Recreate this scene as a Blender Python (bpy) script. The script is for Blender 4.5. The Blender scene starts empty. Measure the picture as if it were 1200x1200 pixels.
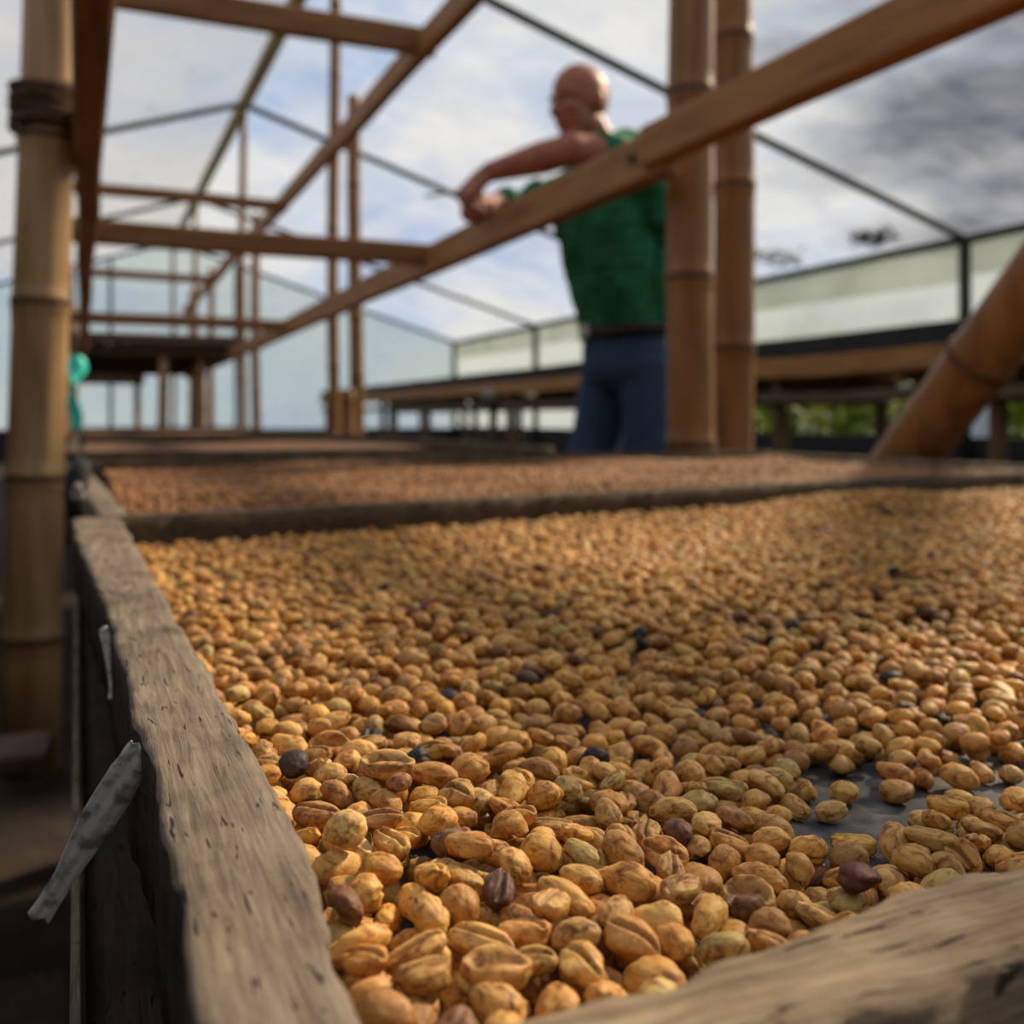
import bpy, bmesh, math, random
import numpy as np
from mathutils import Vector, Matrix, noise, Euler

random.seed(7); np.random.seed(7)
S = bpy.context.scene
COL = S.collection
R = math.radians

# ------------------------------------------------------------------ camera
CAMZ = 0.70
YAW = math.atan(500/1200)
SY, CY = math.sin(YAW), math.cos(YAW)
HOR = 490.0
cam_d = bpy.data.cameras.new('camera'); cam = bpy.data.objects.new('camera', cam_d); COL.objects.link(cam)
cam.location = (0, 0, CAMZ); cam.rotation_euler = (R(90), 0, -YAW)
cam_d.sensor_width = 36; cam_d.lens = 36; cam_d.shift_y = -(600-HOR)/1200
cam_d.clip_start = 0.01; cam_d.clip_end = 200
cam_d.dof.use_dof = True; cam_d.dof.focus_distance = 0.245; cam_d.dof.aperture_fstop = 13.0
S.camera = cam

def P(px, py, d):
    """point of the place seen at (px, py) at distance d in front of the camera"""
    u = (px-600)/1200
    return Vector((d*(SY+u*CY), d*(CY-u*SY), CAMZ+(HOR-py)/1200*d))
def PZ(px, py, z):
    """same, but on the level plane z"""
    return P(px, py, (z-CAMZ)*1200/(HOR-py))
def PIX(x, y, z):
    d = x*SY+y*CY
    return 600+1200*(x*CY-y*SY)/d, HOR-(z-CAMZ)*1200/d, d

# ------------------------------------------------------------------ sky, sun, exposure
S.view_settings.view_transform = 'Standard'; S.view_settings.look = 'None'
S.view_settings.exposure = 0.0; S.view_settings.gamma = 1.0; S.view_settings.use_curve_mapping = False
SKY_STRENGTH = .75
world = bpy.data.worlds.new('sky'); S.world = world; world.use_nodes = True
def build_sky():
    nt = world.node_tree; N = nt.nodes; L = nt.links; N.clear()
    out = N.new('ShaderNodeOutputWorld'); bg = N.new('ShaderNodeBackground')
    tc = N.new('ShaderNodeTexCoord')
    mp = N.new('ShaderNodeMapping'); mp.inputs['Scale'].default_value = (1, 1, 2.6)
    L.new(tc.outputs['Generated'], mp.inputs[0])
    n1 = N.new('ShaderNodeTexNoise'); n1.inputs['Scale'].default_value = 3.2; n1.inputs['Detail'].default_value = 7; n1.inputs['Roughness'].default_value = .58
    n1.inputs['Distortion'].default_value = .4
    L.new(mp.outputs[0], n1.inputs['Vector'])
    r1 = N.new('ShaderNodeValToRGB'); e = r1.color_ramp.elements
    e[0].position = .38; e[0].color = (.44, .63, .96, 1); e[1].position = .58; e[1].color = (.93, .95, .97, 1)
    L.new(n1.outputs['Fac'], r1.inputs[0])
    # a heavy rain cloud standing to the east
    dv = Vector((.86, .76, .36)).normalized()
    dot = N.new('ShaderNodeVectorMath'); dot.operation = 'DOT_PRODUCT'; dot.inputs[1].default_value = dv
    L.new(tc.outputs['Generated'], dot.inputs[0])
    n2 = N.new('ShaderNodeTexNoise'); n2.inputs['Scale'].default_value = 4.2; n2.inputs['Detail'].default_value = 6
    L.new(mp.outputs[0], n2.inputs['Vector'])
    ma = N.new('ShaderNodeMath'); ma.operation = 'MULTIPLY_ADD'; ma.inputs[1].default_value = .85
    pw = N.new('ShaderNodeMath'); pw.operation = 'POWER'; pw.inputs[1].default_value = 8; mxx = N.new('ShaderNodeMath'); mxx.operation = 'MAXIMUM'; mxx.inputs[1].default_value = 0
    L.new(dot.outputs['Value'], mxx.inputs[0]); L.new(mxx.outputs[0], pw.inputs[0])
    L.new(n2.outputs['Fac'], ma.inputs[0]); L.new(pw.outputs[0], ma.inputs[2])
    mr = N.new('ShaderNodeMapRange'); mr.inputs['From Min'].default_value = 1.20; mr.inputs['From Max'].default_value = 1.42
    L.new(ma.outputs[0], mr.inputs['Value'])
    mx = N.new('ShaderNodeMixRGB'); mx.inputs[2].default_value = (.015, .055, .13, 1)
    L.new(mr.outputs[0], mx.inputs[0]); L.new(r1.outputs[0], mx.inputs[1])
    L.new(mx.outputs[0], bg.inputs['Color']); bg.inputs['Strength'].default_value = SKY_STRENGTH
    L.new(bg.outputs[0], out.inputs['Surface'])
build_sky()
sun_d = bpy.data.lights.new('sun', 'SUN'); sun_d.energy = 7.2; sun_d.angle = R(5); sun_d.color = (1.0, .80, .55)
sun = bpy.data.objects.new('sun', sun_d); COL.objects.link(sun)
sun.rotation_euler = Vector((.83, .28, .60)).to_track_quat('Z', 'Y').to_euler()
S.cycles.max_bounces = 10; S.cycles.transparent_max_bounces = 24

# ------------------------------------------------------------------ materials
def new_mat(name):
    m = bpy.data.materials.new(name); m.use_nodes = True
    nt = m.node_tree; b = nt.nodes['Principled BSDF']
    return m, nt, b
def node(nt, t, **kw):
    n = nt.nodes.new(t)
    for k, v in kw.items():
        if hasattr(n, k): setattr(n, k, v)
        else: n.inputs[k.replace('_', ' ')].default_value = v
    return n
def ramp(nt, stops):
    r = nt.nodes.new('ShaderNodeValToRGB'); el = r.color_ramp.elements
    while len(el) < len(stops): el.new(.5)
    for e, (p, c) in zip(el, stops): e.position = p; e.color = (*c, 1)
    return r
def noisy(name, stops, scale=(1, 1, 1), nscale=8, detail=5, rough=.7, bump=.2, bscale=None, coord='Object', spec=.3, dist=0, bdist=.002):
    m, nt, b = new_mat(name); L = nt.links
    tc = node(nt, 'ShaderNodeTexCoord'); mp = node(nt, 'ShaderNodeMapping'); mp.inputs['Scale'].default_value = scale
    L.new(tc.outputs[coord], mp.inputs[0])
    n = node(nt, 'ShaderNodeTexNoise', Scale=nscale, Detail=detail, Roughness=.6, Distortion=dist)
    L.new(mp.outputs[0], n.inputs['Vector']); r = ramp(nt, stops); L.new(n.outputs['Fac'], r.inputs[0])
    L.new(r.outputs[0], b.inputs['Base Color']); b.inputs['Roughness'].default_value = rough
    b.inputs['Specular IOR Level'].default_value = spec
    if bump:
        n2 = node(nt, 'ShaderNodeTexNoise', Scale=bscale or nscale*3, Detail=6, Roughness=.65)
        L.new(mp.outputs[0], n2.inputs['Vector'])
        bp = node(nt, 'ShaderNodeBump', Strength=bump, Distance=bdist); L.new(n2.outputs['Fac'], bp.inputs['Height']); L.new(bp.outputs[0], b.inputs['Normal'])
    return m
M = {}
M['bamboo'] = noisy('bamboo', [(.25, (.120, .056, .018)), (.5, (.235, .118, .044)), (.8, (.37, .20, .080))], (1, 1, .12), 26, rough=.45, bump=.15)
M['bamboo_pale'] = noisy('bamboo_pale', [(.25, (.17, .095, .040)), (.5, (.36, .225, .105)), (.8, (.52, .35, .18))], (1, 1, .12), 26, rough=.42, bump=.15)
M['node_ring'] = noisy('bamboo_node_ring', [(.3, (.05, .03, .018)), (.7, (.12, .07, .04))], rough=.7)
def timber(name, a, b_, c):
    return noisy(name, [(.28, a), (.5, b_), (.75, c)], (14, 1.2, 14), 3.0, 7, rough=.62, bump=.25, bscale=9)
M['timber'] = timber('sawn_timber', (.150, .066, .018), (.310, .146, .046), (.42, .215, .076))
M['timber_x'] = noisy('sawn_timber_cross', [(.28, (.110, .048, .018)), (.5, (.225, .106, .038)), (.75, (.32, .165, .066))], (1.2, 14, 14), 3.0, 7, rough=.62, bump=.25, bscale=9)
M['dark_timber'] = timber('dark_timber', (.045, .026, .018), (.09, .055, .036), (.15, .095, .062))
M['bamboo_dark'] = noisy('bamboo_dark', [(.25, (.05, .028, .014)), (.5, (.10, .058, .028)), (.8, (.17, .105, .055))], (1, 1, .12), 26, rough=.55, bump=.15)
M['black_net'] = noisy('black_netting', [(.3, (.010, .010, .012)), (.7, (.03, .03, .032))], nscale=40, rough=.8)
M['pipe'] = noisy('rafter_pole', [(.3, (.022, .024, .018)), (.7, (.060, .058, .044))], nscale=6, rough=.9, spec=.05)
M['ridge'] = noisy('ridge_pole', [(.3, (.22, .17, .055)), (.7, (.40, .32, .13))], (1, .2, 1), 9, rough=.5)
M['soil'] = noisy('soil', [(.3, (.010, .007, .005)), (.5, (.024, .016, .011)), (.75, (.055, .038, .027))], nscale=4, detail=8, rough=.95, bump=.6, bscale=18, bdist=.02)

def weathered(name, along, tone=1.0, brown=0.0):
    """grey weathered board: fine grain along the board, short drying cracks, saw marks, stains"""
    m, nt, b = new_mat(name); L = nt.links
    tc = node(nt, 'ShaderNodeTexCoord')
    def mapped(sc):
        mp = node(nt, 'ShaderNodeMapping'); mp.inputs['Scale'].default_value = sc; L.new(tc.outputs['Object'], mp.inputs[0]); return mp.outputs[0]
    g = (160, 9, 160) if along == 'y' else (9, 160, 160)
    k = (230, 34, 60) if along == 'y' else (34, 230, 60)
    sw = (20, 190, 20) if along == 'y' else (190, 20, 20)
    n1 = node(nt, 'ShaderNodeTexNoise', Scale=3.0, Detail=8, Roughness=.68, Distortion=.5); L.new(mapped(g), n1.inputs['Vector'])
    t = tone
    c = lambda r_, g_, b__: (r_*t, g_*t*(1-.10*brown), b__*t*(1-.28*brown))
    r1 = ramp(nt, [(.26, c(.055, .043, .033)), (.48, c(.20, .158, .120)), (.62, c(.28, .228, .172)), (.82, c(.42, .345, .265))]); L.new(n1.outputs['Fac'], r1.inputs[0])
    n2 = node(nt, 'ShaderNodeTexNoise', Scale=26, Detail=5, Roughness=.6); L.new(tc.outputs['Object'], n2.inputs['Vector'])
    r2 = ramp(nt, [(.32, (.42, .36, .31)), (.52, (1, 1, 1)), (.75, (1.25, 1.15, 1.0))]); L.new(n2.outputs['Fac'], r2.inputs[0])
    mu = node(nt, 'ShaderNodeMixRGB', blend_type='MULTIPLY'); mu.inputs[0].default_value = .8
    L.new(r1.outputs[0], mu.inputs[1]); L.new(r2.outputs[0], mu.inputs[2])
    n3 = node(nt, 'ShaderNodeTexNoise', Scale=2.3, Detail=3, Roughness=.5, Distortion=.45); L.new(mapped(k), n3.inputs['Vector'])
    r3 = ramp(nt, [(.30, (0, 0, 0)), (.35, (1, 1, 1))]); L.new(n3.outputs['Fac'], r3.inputs[0])
    mc = node(nt, 'ShaderNodeMixRGB', blend_type='MULTIPLY'); mc.inputs[0].default_value = .85
    L.new(mu.outputs[0], mc.inputs[1]); L.new(r3.outputs[0], mc.inputs[2])
    L.new(mc.outputs[0], b.inputs['Base Color']); b.inputs['Roughness'].default_value = .8; b.inputs['Specular IOR Level'].default_value = .22
    n4 = node(nt, 'ShaderNodeTexNoise', Scale=1.5, Detail=4, Roughness=.6); L.new(mapped(sw), n4.inputs['Vector'])
    a1 = node(nt, 'ShaderNodeMath', operation='MULTIPLY_ADD'); a1.inputs[1].default_value = .35; L.new(n4.outputs['Fac'], a1.inputs[0]); L.new(n1.outputs['Fac'], a1.inputs[2])
    a2 = node(nt, 'ShaderNodeMath', operation='MULTIPLY_ADD'); a2.inputs[1].default_value = .9; L.new(r3.outputs[0], a2.inputs[0]); L.new(a1.outputs[0], a2.inputs[2])
    bp = node(nt, 'ShaderNodeBump', Strength=.75, Distance=.0009); L.new(a2.outputs[0], bp.inputs['Height']); L.new(bp.outputs[0], b.inputs['Normal'])
    return m
M['grey_y'] = weathered('weathered_board', 'y', .88)
M['grey_x'] = weathered('weathered_cross_board', 'x', 1.35, .7)
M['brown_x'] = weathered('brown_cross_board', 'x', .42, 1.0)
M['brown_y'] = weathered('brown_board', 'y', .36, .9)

def film(name, tint, clear, dirt=.5, nscale=1.2, white=.82):
    m, nt, b = new_mat(name); L = nt.links; nt.nodes.remove(b)
    out = nt.nodes['Material Output']
    tc = node(nt, 'ShaderNodeTexCoord')
    n = node(nt, 'ShaderNodeTexNoise', Scale=nscale, Detail=6, Roughness=.6, Distortion=.8); L.new(tc.outputs['Object'], n.inputs['Vector'])
    ns = node(nt, 'ShaderNodeTexNoise', Scale=nscale*3.1, Detail=4, Roughness=.6); L.new(tc.outputs['Object'], ns.inputs['Vector'])
    r = ramp(nt, [(.28, tuple(x*(1-dirt) for x in tint)), (.42, tuple(x*(1-.15*dirt) for x in tint)), (.7, tint)])
    L.new(ns.outputs['Fac'], r.inputs[0])
    tr = node(nt, 'ShaderNodeBsdfTranslucent'); df = node(nt, 'ShaderNodeBsdfDiffuse'); tp = node(nt, 'ShaderNodeBsdfTransparent')
    L.new(r.outputs[0], tr.inputs[0]); L.new(r.outputs[0], df.inputs[0])
    tp.inputs[0].default_value = (.97, .97, .97, 1)
    m1 = node(nt, 'ShaderNodeMixShader'); m1.inputs[0].default_value = .22; L.new(tr.outputs[0], m1.inputs[1]); L.new(df.outputs[0], m1.inputs[2])
    mr = node(nt, 'ShaderNodeMapRange'); mr.inputs['From Min'].default_value = .3; mr.inputs['From Max'].default_value = .7
    mr.inputs['To Min'].default_value = clear+.12; mr.inputs['To Max'].default_value = max(clear-.12, 0)
    L.new(n.outputs['Fac'], mr.inputs['Value'])
    m2 = node(nt, 'ShaderNodeMixShader'); L.new(mr.outputs[0], m2.inputs[0]); L.new(m1.outputs[0], m2.inputs[1]); L.new(tp.outputs[0], m2.inputs[2])
    L.new(m2.outputs[0], out.inputs[0])
    return m
M['film_right'] = film('roof_film_clear', (.80, .83, .88), .86, .35)
M['film_left'] = film('roof_film_dusty', (.70, .68, .64), .50, .3)
M['film_end'] = film('end_wall_film', (.52, .63, .68), .40, .15)
M['film_side'] = film('side_curtain_film', (.38, .44, .45), .30, .1)
M['film_flap'] = film('curtain_flap_film', (.34, .38, .33), .30, .1)

def simple(name, col, rough=.6, spec=.4, **kw):
    m, nt, b = new_mat(name); b.inputs['Base Color'].default_value = (*col, 1); b.inputs['Roughness'].default_value = rough
    b.inputs['Specular IOR Level'].default_value = spec
    for k, v in kw.items(): b.inputs[k.replace('_', ' ')].default_value = v
    return m
M['skin'] = noisy('skin', [(.3, (.30, .110, .068)), (.7, (.41, .165, .105))], nscale=18, rough=.5, bump=.05)
M['shirt'] = noisy('green_cotton', [(.3, (.010, .115, .052)), (.7, (.022, .20, .095))], nscale=30, rough=.85, bump=.2)
M['jeans'] = noisy('blue_denim', [(.3, (.022, .045, .100)), (.7, (.045, .085, .17))], nscale=60, rough=.9, bump=.2)
M['leather'] = simple('black_leather', (.012, .009, .008), .45)
M['metal'] = simple('buckle_steel', (.5, .5, .5), .3, Metallic=1.0)
M['iron'] = simple('dark_bolt_steel', (.03, .03, .032), .5, Metallic=.6)
M['teal'] = noisy('teal_plastic', [(.3, (.02, .62, .52)), (.7, (.08, .85, .72))], nscale=14, rough=.5)
M['white'] = simple('white_sack', (.72, .76, .84), .7)
M['rag'] = noisy('grey_rag', [(.3, (.16, .14, .12)), (.7, (.42, .39, .35))], nscale=60, rough=.9)
M['leaf'] = noisy('leaf_green', [(.3, (.06, .13, .02)), (.45, (.20, .28, .03)), (.65, (.55, .52, .06))], nscale=1.6, rough=.5)
M['trunk'] = simple('stem_bark', (.08, .05, .03), .9)
M['grass'] = noisy('grass', [(.3, (.03, .07, .015)), (.7, (.10, .18, .04))], nscale=3, rough=.9)
M['eye'] = simple('eye_white', (.5, .45, .4), .2)

def strip_mat():
    m, nt, b = new_mat('milky_plastic_strip'); L = nt.links; out = nt.nodes['Material Output']
    tc = node(nt, 'ShaderNodeTexCoord'); mp = node(nt, 'ShaderNodeMapping'); mp.inputs['Scale'].default_value = (6, .8, 1)
    L.new(tc.outputs['UV'], mp.inputs[0])
    n = node(nt, 'ShaderNodeTexNoise', Scale=2.2, Detail=5); L.new(mp.outputs[0], n.inputs['Vector'])
    r = ramp(nt, [(.38, (.45, .45, .44)), (.52, (.93, .94, .93))]); L.new(n.outputs['Fac'], r.inputs[0]); L.new(r.outputs[0], b.inputs['Base Color'])
    b.inputs['Roughness'].default_value = .3
    bp = node(nt, 'ShaderNodeBump', Strength=.6, Distance=.0006); L.new(n.outputs['Fac'], bp.inputs['Height']); L.new(bp.outputs[0], b.inputs['Normal'])
    tr = node(nt, 'ShaderNodeBsdfTranslucent'); L.new(r.outputs[0], tr.inputs[0]); mx = node(nt, 'ShaderNodeMixShader'); mx.inputs[0].default_value = .45
    L.new(b.outputs[0], mx.inputs[1]); L.new(tr.outputs[0], mx.inputs[2]); L.new(mx.outputs[0], out.inputs[0])
    return m
M['strip'] = strip_mat()

def bean_mat(name, from_object):
    m, nt, b = new_mat(name); L = nt.links
    tc = node(nt, 'ShaderNodeTexCoord'); at = node(nt, 'ShaderNodeAttribute'); at.attribute_name = 'tint'
    cr = node(nt, 'ShaderNodeAttribute'); cr.attribute_name = 'crease'
    vec = tc.outputs['Object']
    if from_object:
        oi = node(nt, 'ShaderNodeObjectInfo'); ad = node(nt, 'ShaderNodeVectorMath', operation='ADD')
        L.new(tc.outputs['Object'], ad.inputs[0]); mm = node(nt, 'ShaderNodeMath', operation='MULTIPLY'); mm.inputs[1].default_value = 60; L.new(oi.outputs['Random'], mm.inputs[0]); L.new(mm.outputs[0], ad.inputs[1]); vec = ad.outputs[0]; base = oi.outputs['Color']
    else: base = at.outputs['Color']
    k_ = .0052 if from_object else 1.0
    n = node(nt, 'ShaderNodeTexNoise', Scale=230*k_, Detail=6, Roughness=.66, Distortion=.9); L.new(vec, n.inputs['Vector'])
    r = ramp(nt, [(.29, (.20, .10, .07)), (.39, (.50, .34, .24)), (.47, (.84, .74, .63)), (.53, (1, 1, 1)), (.75, (1.16, 1.15, 1.05))]); L.new(n.outputs['Fac'], r.inputs[0])
    mu = node(nt, 'ShaderNodeMixRGB', blend_type='MULTIPLY'); mu.inputs[0].default_value = 1
    L.new(base, mu.inputs[1]); L.new(r.outputs[0], mu.inputs[2])
    mx = node(nt, 'ShaderNodeMixRGB'); mx.inputs[2].default_value = (.10, .045, .02, 1)
    m_ = node(nt, 'ShaderNodeMath', operation='MULTIPLY'); m_.inputs[1].default_value = .8; L.new(cr.outputs['Fac'], m_.inputs[0])
    L.new(m_.outputs[0], mx.inputs[0]); L.new(mu.outputs[0], mx.inputs[1]); L.new(mx.outputs[0], b.inputs['Base Color'])
    b.inputs['Roughness'].default_value = .55; b.inputs['Specular IOR Level'].default_value = .30
    n2 = node(nt, 'ShaderNodeTexNoise', Scale=520*k_, Detail=4, Roughness=.6, Distortion=.6); L.new(vec, n2.inputs['Vector'])
    bp = node(nt, 'ShaderNodeBump', Strength=.5, Distance=.0006); L.new(n2.outputs['Fac'], bp.inputs['Height']); L.new(bp.outputs[0], b.inputs['Normal'])
    return m
M['bean'] = bean_mat('bean_skin', True); M['bean_many'] = bean_mat('bean_skin_many', False)

# ------------------------------------------------------------------ object helpers
def tag(o, label=None, cat=None, group=None, kind=None):
    if label: o['label'] = label
    if cat: o['category'] = cat
    if group: o['group'] = group
    if kind: o['kind'] = kind
    return o
def empty(name, loc=(0, 0, 0)):
    o = bpy.data.objects.new(name, None); COL.objects.link(o); o.location = loc; o.empty_display_size = .1
    return o
def obj(name, me, mats, parent=None, smooth=False):
    """links mesh (or bmesh) given in world coordinates; origin kept at the parent"""
    if isinstance(me, bmesh.types.BMesh):
        bm = me; me = bpy.data.meshes.new(name); bm.normal_update(); bm.to_mesh(me); bm.free()
    for m in (mats if isinstance(mats, (list, tuple)) else [mats]): me.materials.append(m)
    if smooth: me.polygons.foreach_set('use_smooth', [True]*len(me.polygons))
    o = bpy.data.objects.new(name, me); COL.objects.link(o)
    if parent:
        o.parent = parent
        o.matrix_parent_inverse = Matrix.Translation(parent.location).inverted()
    return o
def add_box(bm, lo, hi, bevel=0, rot=None, mi=0):
    lo, hi = Vector(lo), Vector(hi); c = (lo+hi)/2; s = hi-lo
    mat = Matrix.Translation(c) @ (rot.to_matrix().to_4x4() if rot else Matrix()) @ Matrix.Diagonal((*s, 1))
    r = bmesh.ops.create_cube(bm, size=1, matrix=mat)
    if bevel:
        es = list({e for v in r['verts'] for e in v.link_edges})
        bmesh.ops.bevel(bm, geom=es, offset=bevel, segments=2, affect='EDGES')
    return bm
def box(lo, hi, bevel=.004): return add_box(bmesh.new(), lo, hi, bevel)
def beam(a, b, w, h, bevel=.004, wob=.0):
    """rectangular beam from a to b, w across, h tall, slightly uneven"""
    a, b = Vector(a), Vector(b); bm = bmesh.new(); t = (b-a).normalized()
    side = t.cross(Vector((0, 0, 1))).normalized()
    if side.length < .5: side = Vector((1, 0, 0))
    up = side.cross(t).normalized(); n = max(2, int((b-a).length/.25)); rings = []
    c = min(w, h)*.12
    prof = [(-w/2+c, -h/2), (w/2-c, -h/2), (w/2, -h/2+c), (w/2, h/2-c), (w/2-c, h/2), (-w/2+c, h/2), (-w/2, h/2-c), (-w/2, -h/2+c)]
    for i in range(n+1):
        p = a.lerp(b, i/n); o = Vector((noise.noise(p*1.3), noise.noise(p*1.3+Vector((5, 5, 5))), noise.noise(p*1.3+Vector((9, 1, 3)))))*wob
        rings.append([bm.verts.new(p+o+side*x+up*y) for x, y in prof])
    for r0, r1 in zip(rings, rings[1:]):
        for k in range(8): bm.faces.new((r0[k], r0[(k+1) % 8], r1[(k+1) % 8], r1[k]))
    bm.faces.new(rings[0][::-1]); bm.faces.new(rings[-1])
    bmesh.ops.recalc_face_normals(bm, faces=bm.faces)
    return bm
def tube(pts, rad, seg=14, cap=True, bm=None):
    bm = bm or bmesh.new(); rings = []; n = len(pts); pts = [Vector(p) for p in pts]
    rad = rad if isinstance(rad, (list, tuple)) else [rad]*n
    prev = None
    for i, p in enumerate(pts):
        t = (pts[min(i+1, n-1)]-pts[max(i-1, 0)]).normalized()
        s = t.cross(prev if prev else (Vector((0, 1, 0)) if abs(t.y) < .9 else Vector((1, 0, 0)))).normalized()
        u = s.cross(t).normalized(); prev = u
        # keep a stable frame
        rings.append([bm.verts.new(p+(s*math.cos(a)+u*math.sin(a))*rad[i]) for a in [2*math.pi*k/seg for k in range(seg)]])
        prev = t.cross(s) * -1
    for r0, r1 in zip(rings, rings[1:]):
        for k in range(seg): bm.faces.new((r0[k], r0[(k+1) % seg], r1[(k+1) % seg], r1[k]))
    if cap: bm.faces.new(rings[0][::-1]); bm.faces.new(rings[-1])
    bmesh.ops.recalc_face_normals(bm, faces=bm.faces)
    return bm
def bamboo(name, a, b, r, mats=None, parent=None, taper=.9, phase=.3, step=.34, bend=.008, seg=20):
    """bamboo culm with swollen, darker nodes, in one mesh; origin at its foot"""
    a, b = Vector(a), Vector(b); L_ = (b-a).length; t = (b-a)/L_
    s = t.cross(Vector((0, 1, 0)) if abs(t.y) < .9 else Vector((1, 0, 0))).normalized(); u = s.cross(t)
    zs = [(0, 1, 0)]; z = phase*step
    while z < L_-.03:
        for dz, k, m_ in ((-.045, 1, 0), (-.014, 1.03, 0), (-.006, 1.09, 1), (.003, 1.05, 1), (.008, 1.085, 1), (.018, 1.01, 0), (.05, 1, 0)):
            if 0 < z+dz < L_: zs.append((z+dz, k, m_))
        z += step*(.9+.2*random.random())
    zs.append((L_, 1, 0)); bm = bmesh.new(); rings = []
    for z, k, m_ in zs:
        p = a+t*z + s*bend*math.sin(z*2.1+phase*9)+u*bend*math.cos(z*1.7+phase*5); rr = r*(1-(1-taper)*z/L_)*k
        rings.append(([bm.verts.new(p+(s*math.cos(q)+u*math.sin(q))*rr) for q in [2*math.pi*j/seg for j in range(seg)]], m_))
    for (r0, m0), (r1, m1) in zip(rings, rings[1:]):
        for k in range(seg):
            f = bm.faces.new((r0[k], r0[(k+1) % seg], r1[(k+1) % seg], r1[k])); f.material_index = 1 if (m0 and m1) else 0; f.smooth = True
    bm.faces.new(rings[0][0][::-1]); bm.faces.new(rings[-1][0])
    bmesh.ops.recalc_face_normals(bm, faces=bm.faces)
    bmesh.ops.translate(bm, verts=bm.verts, vec=-a)
    o = obj(name, bm, mats or [M['bamboo'], M['node_ring']]); o.location = a
    if parent: o.parent = parent; o.matrix_parent_inverse = Matrix.Translation(parent.location).inverted()
    return o

# ------------------------------------------------------------------ ground, walls and roof of the drying tunnel
XR, XRIGHT, XLEFT = 1.28, 6.0, -3.4          # ridge line and the two eaves
ZR, ZE = CAMZ+2.77, CAMZ+1.30
TR = [-3.2, .6-2.6+4.0, 5.65, 9.25, 13.4, 16.9]; TR[1] = 2.05
bm = bmesh.new(); bmesh.ops.create_grid(bm, x_segments=120, y_segments=160, size=1, matrix=Matrix.Translation((1.3, 6.9, 0)) @ Matrix.Diagonal((4.75, 10.15, 1, 1)))
for v in bm.verts: v.co.z = .02*noise.noise(v.co*1.4)+.008*noise.noise(v.co*6)-.015
tag(obj('floor', bm, M['soil'], smooth=True), kind='structure')
bm = bmesh.new(); bmesh.ops.create_grid(bm, x_segments=40, y_segments=40, size=1, matrix=Matrix.Translation((10, 15, -.06)) @ Matrix.Diagonal((45, 45, 1, 1)))
for v in bm.verts:
    if v.co.x > 9: v.co.z += .05*noise.noise(v.co*.4)
tag(obj('field', bm, M['grass'], smooth=True), kind='structure')

def sheet(name, c00, c10, c11, c01, mat, sag=0, nu=14, nv=14, wr=.012, parent=None):
    """film stretched between four corners, with sag and wrinkles"""
    c00, c10, c11, c01 = map(Vector, (c00, c10, c11, c01)); bm = bmesh.new(); g = []
    nrm = (c10-c00).cross(c01-c00).normalized()
    if nrm.z < 0: nrm = -nrm
    for j in range(nv+1):
        row = []
        for i in range(nu+1):
            u, v = i/nu, j/nv; p = c00.lerp(c10, u).lerp(c01.lerp(c11, u), v)
            e = math.sin(math.pi*u)*math.sin(math.pi*v)
            p = p - Vector((0, 0, sag*e)) + nrm*wr*noise.noise(Vector((p.x*1.1, p.y*3.5, p.z*1.1)))*min(1, 4*e)
            row.append(bm.verts.new(p))
        g.append(row)
    for j in range(nv):
        for i in range(nu): bm.faces.new((g[j][i], g[j][i+1], g[j+1][i+1], g[j+1][i]))
    return obj(name, bm, mat, parent, smooth=True)
roof = tag(empty('roof'), kind='structure')
for a, b in zip(TR, TR[1:]):
    sheet('film_panel', (XR, a, ZR+.075), (XRIGHT+.15, a, ZE+.035), (XRIGHT+.15, b, ZE+.035), (XR, b, ZR+.075), M['film_right'], .08, 22, 14, .03, roof)
    sheet('film_panel', (XR, a, ZR+.075), (XLEFT-.15, a, ZE+.035), (XLEFT-.15, b, ZE+.035), (XR, b, ZR+.075), M['film_left'], .08, 22, 14, .03, roof)
# end walls
def gable(name, y):
    w = tag(empty(name), kind='structure')
    bm = bmesh.new(); zb = .53
    vs = [bm.verts.new(p) for p in ((XLEFT, y, zb), (XRIGHT, y, zb), (XRIGHT, y, ZE), (XR, y, ZR), (XLEFT, y, ZE))]; bm.faces.new(vs)
    obj('film_panel', bm, M['film_end'], w)
    obj('dark_skirt', box((XLEFT, y-.02, 0), (XRIGHT, y+.02, zb), 0), M['black_net'], w)
    for x in np.linspace(XLEFT, XRIGHT, 6)[1:-1]:
        zt = ZR-(abs(x-XR)/(XRIGHT-XR if x > XR else XR-XLEFT))*(ZR-ZE)
        obj('wall_post', tube([(x, y-.07, 0), (x, y-.07, zt-.05)], .03), M['pipe'], w, True)
    return w
wb = gable('wall_back', 17.0)
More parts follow.
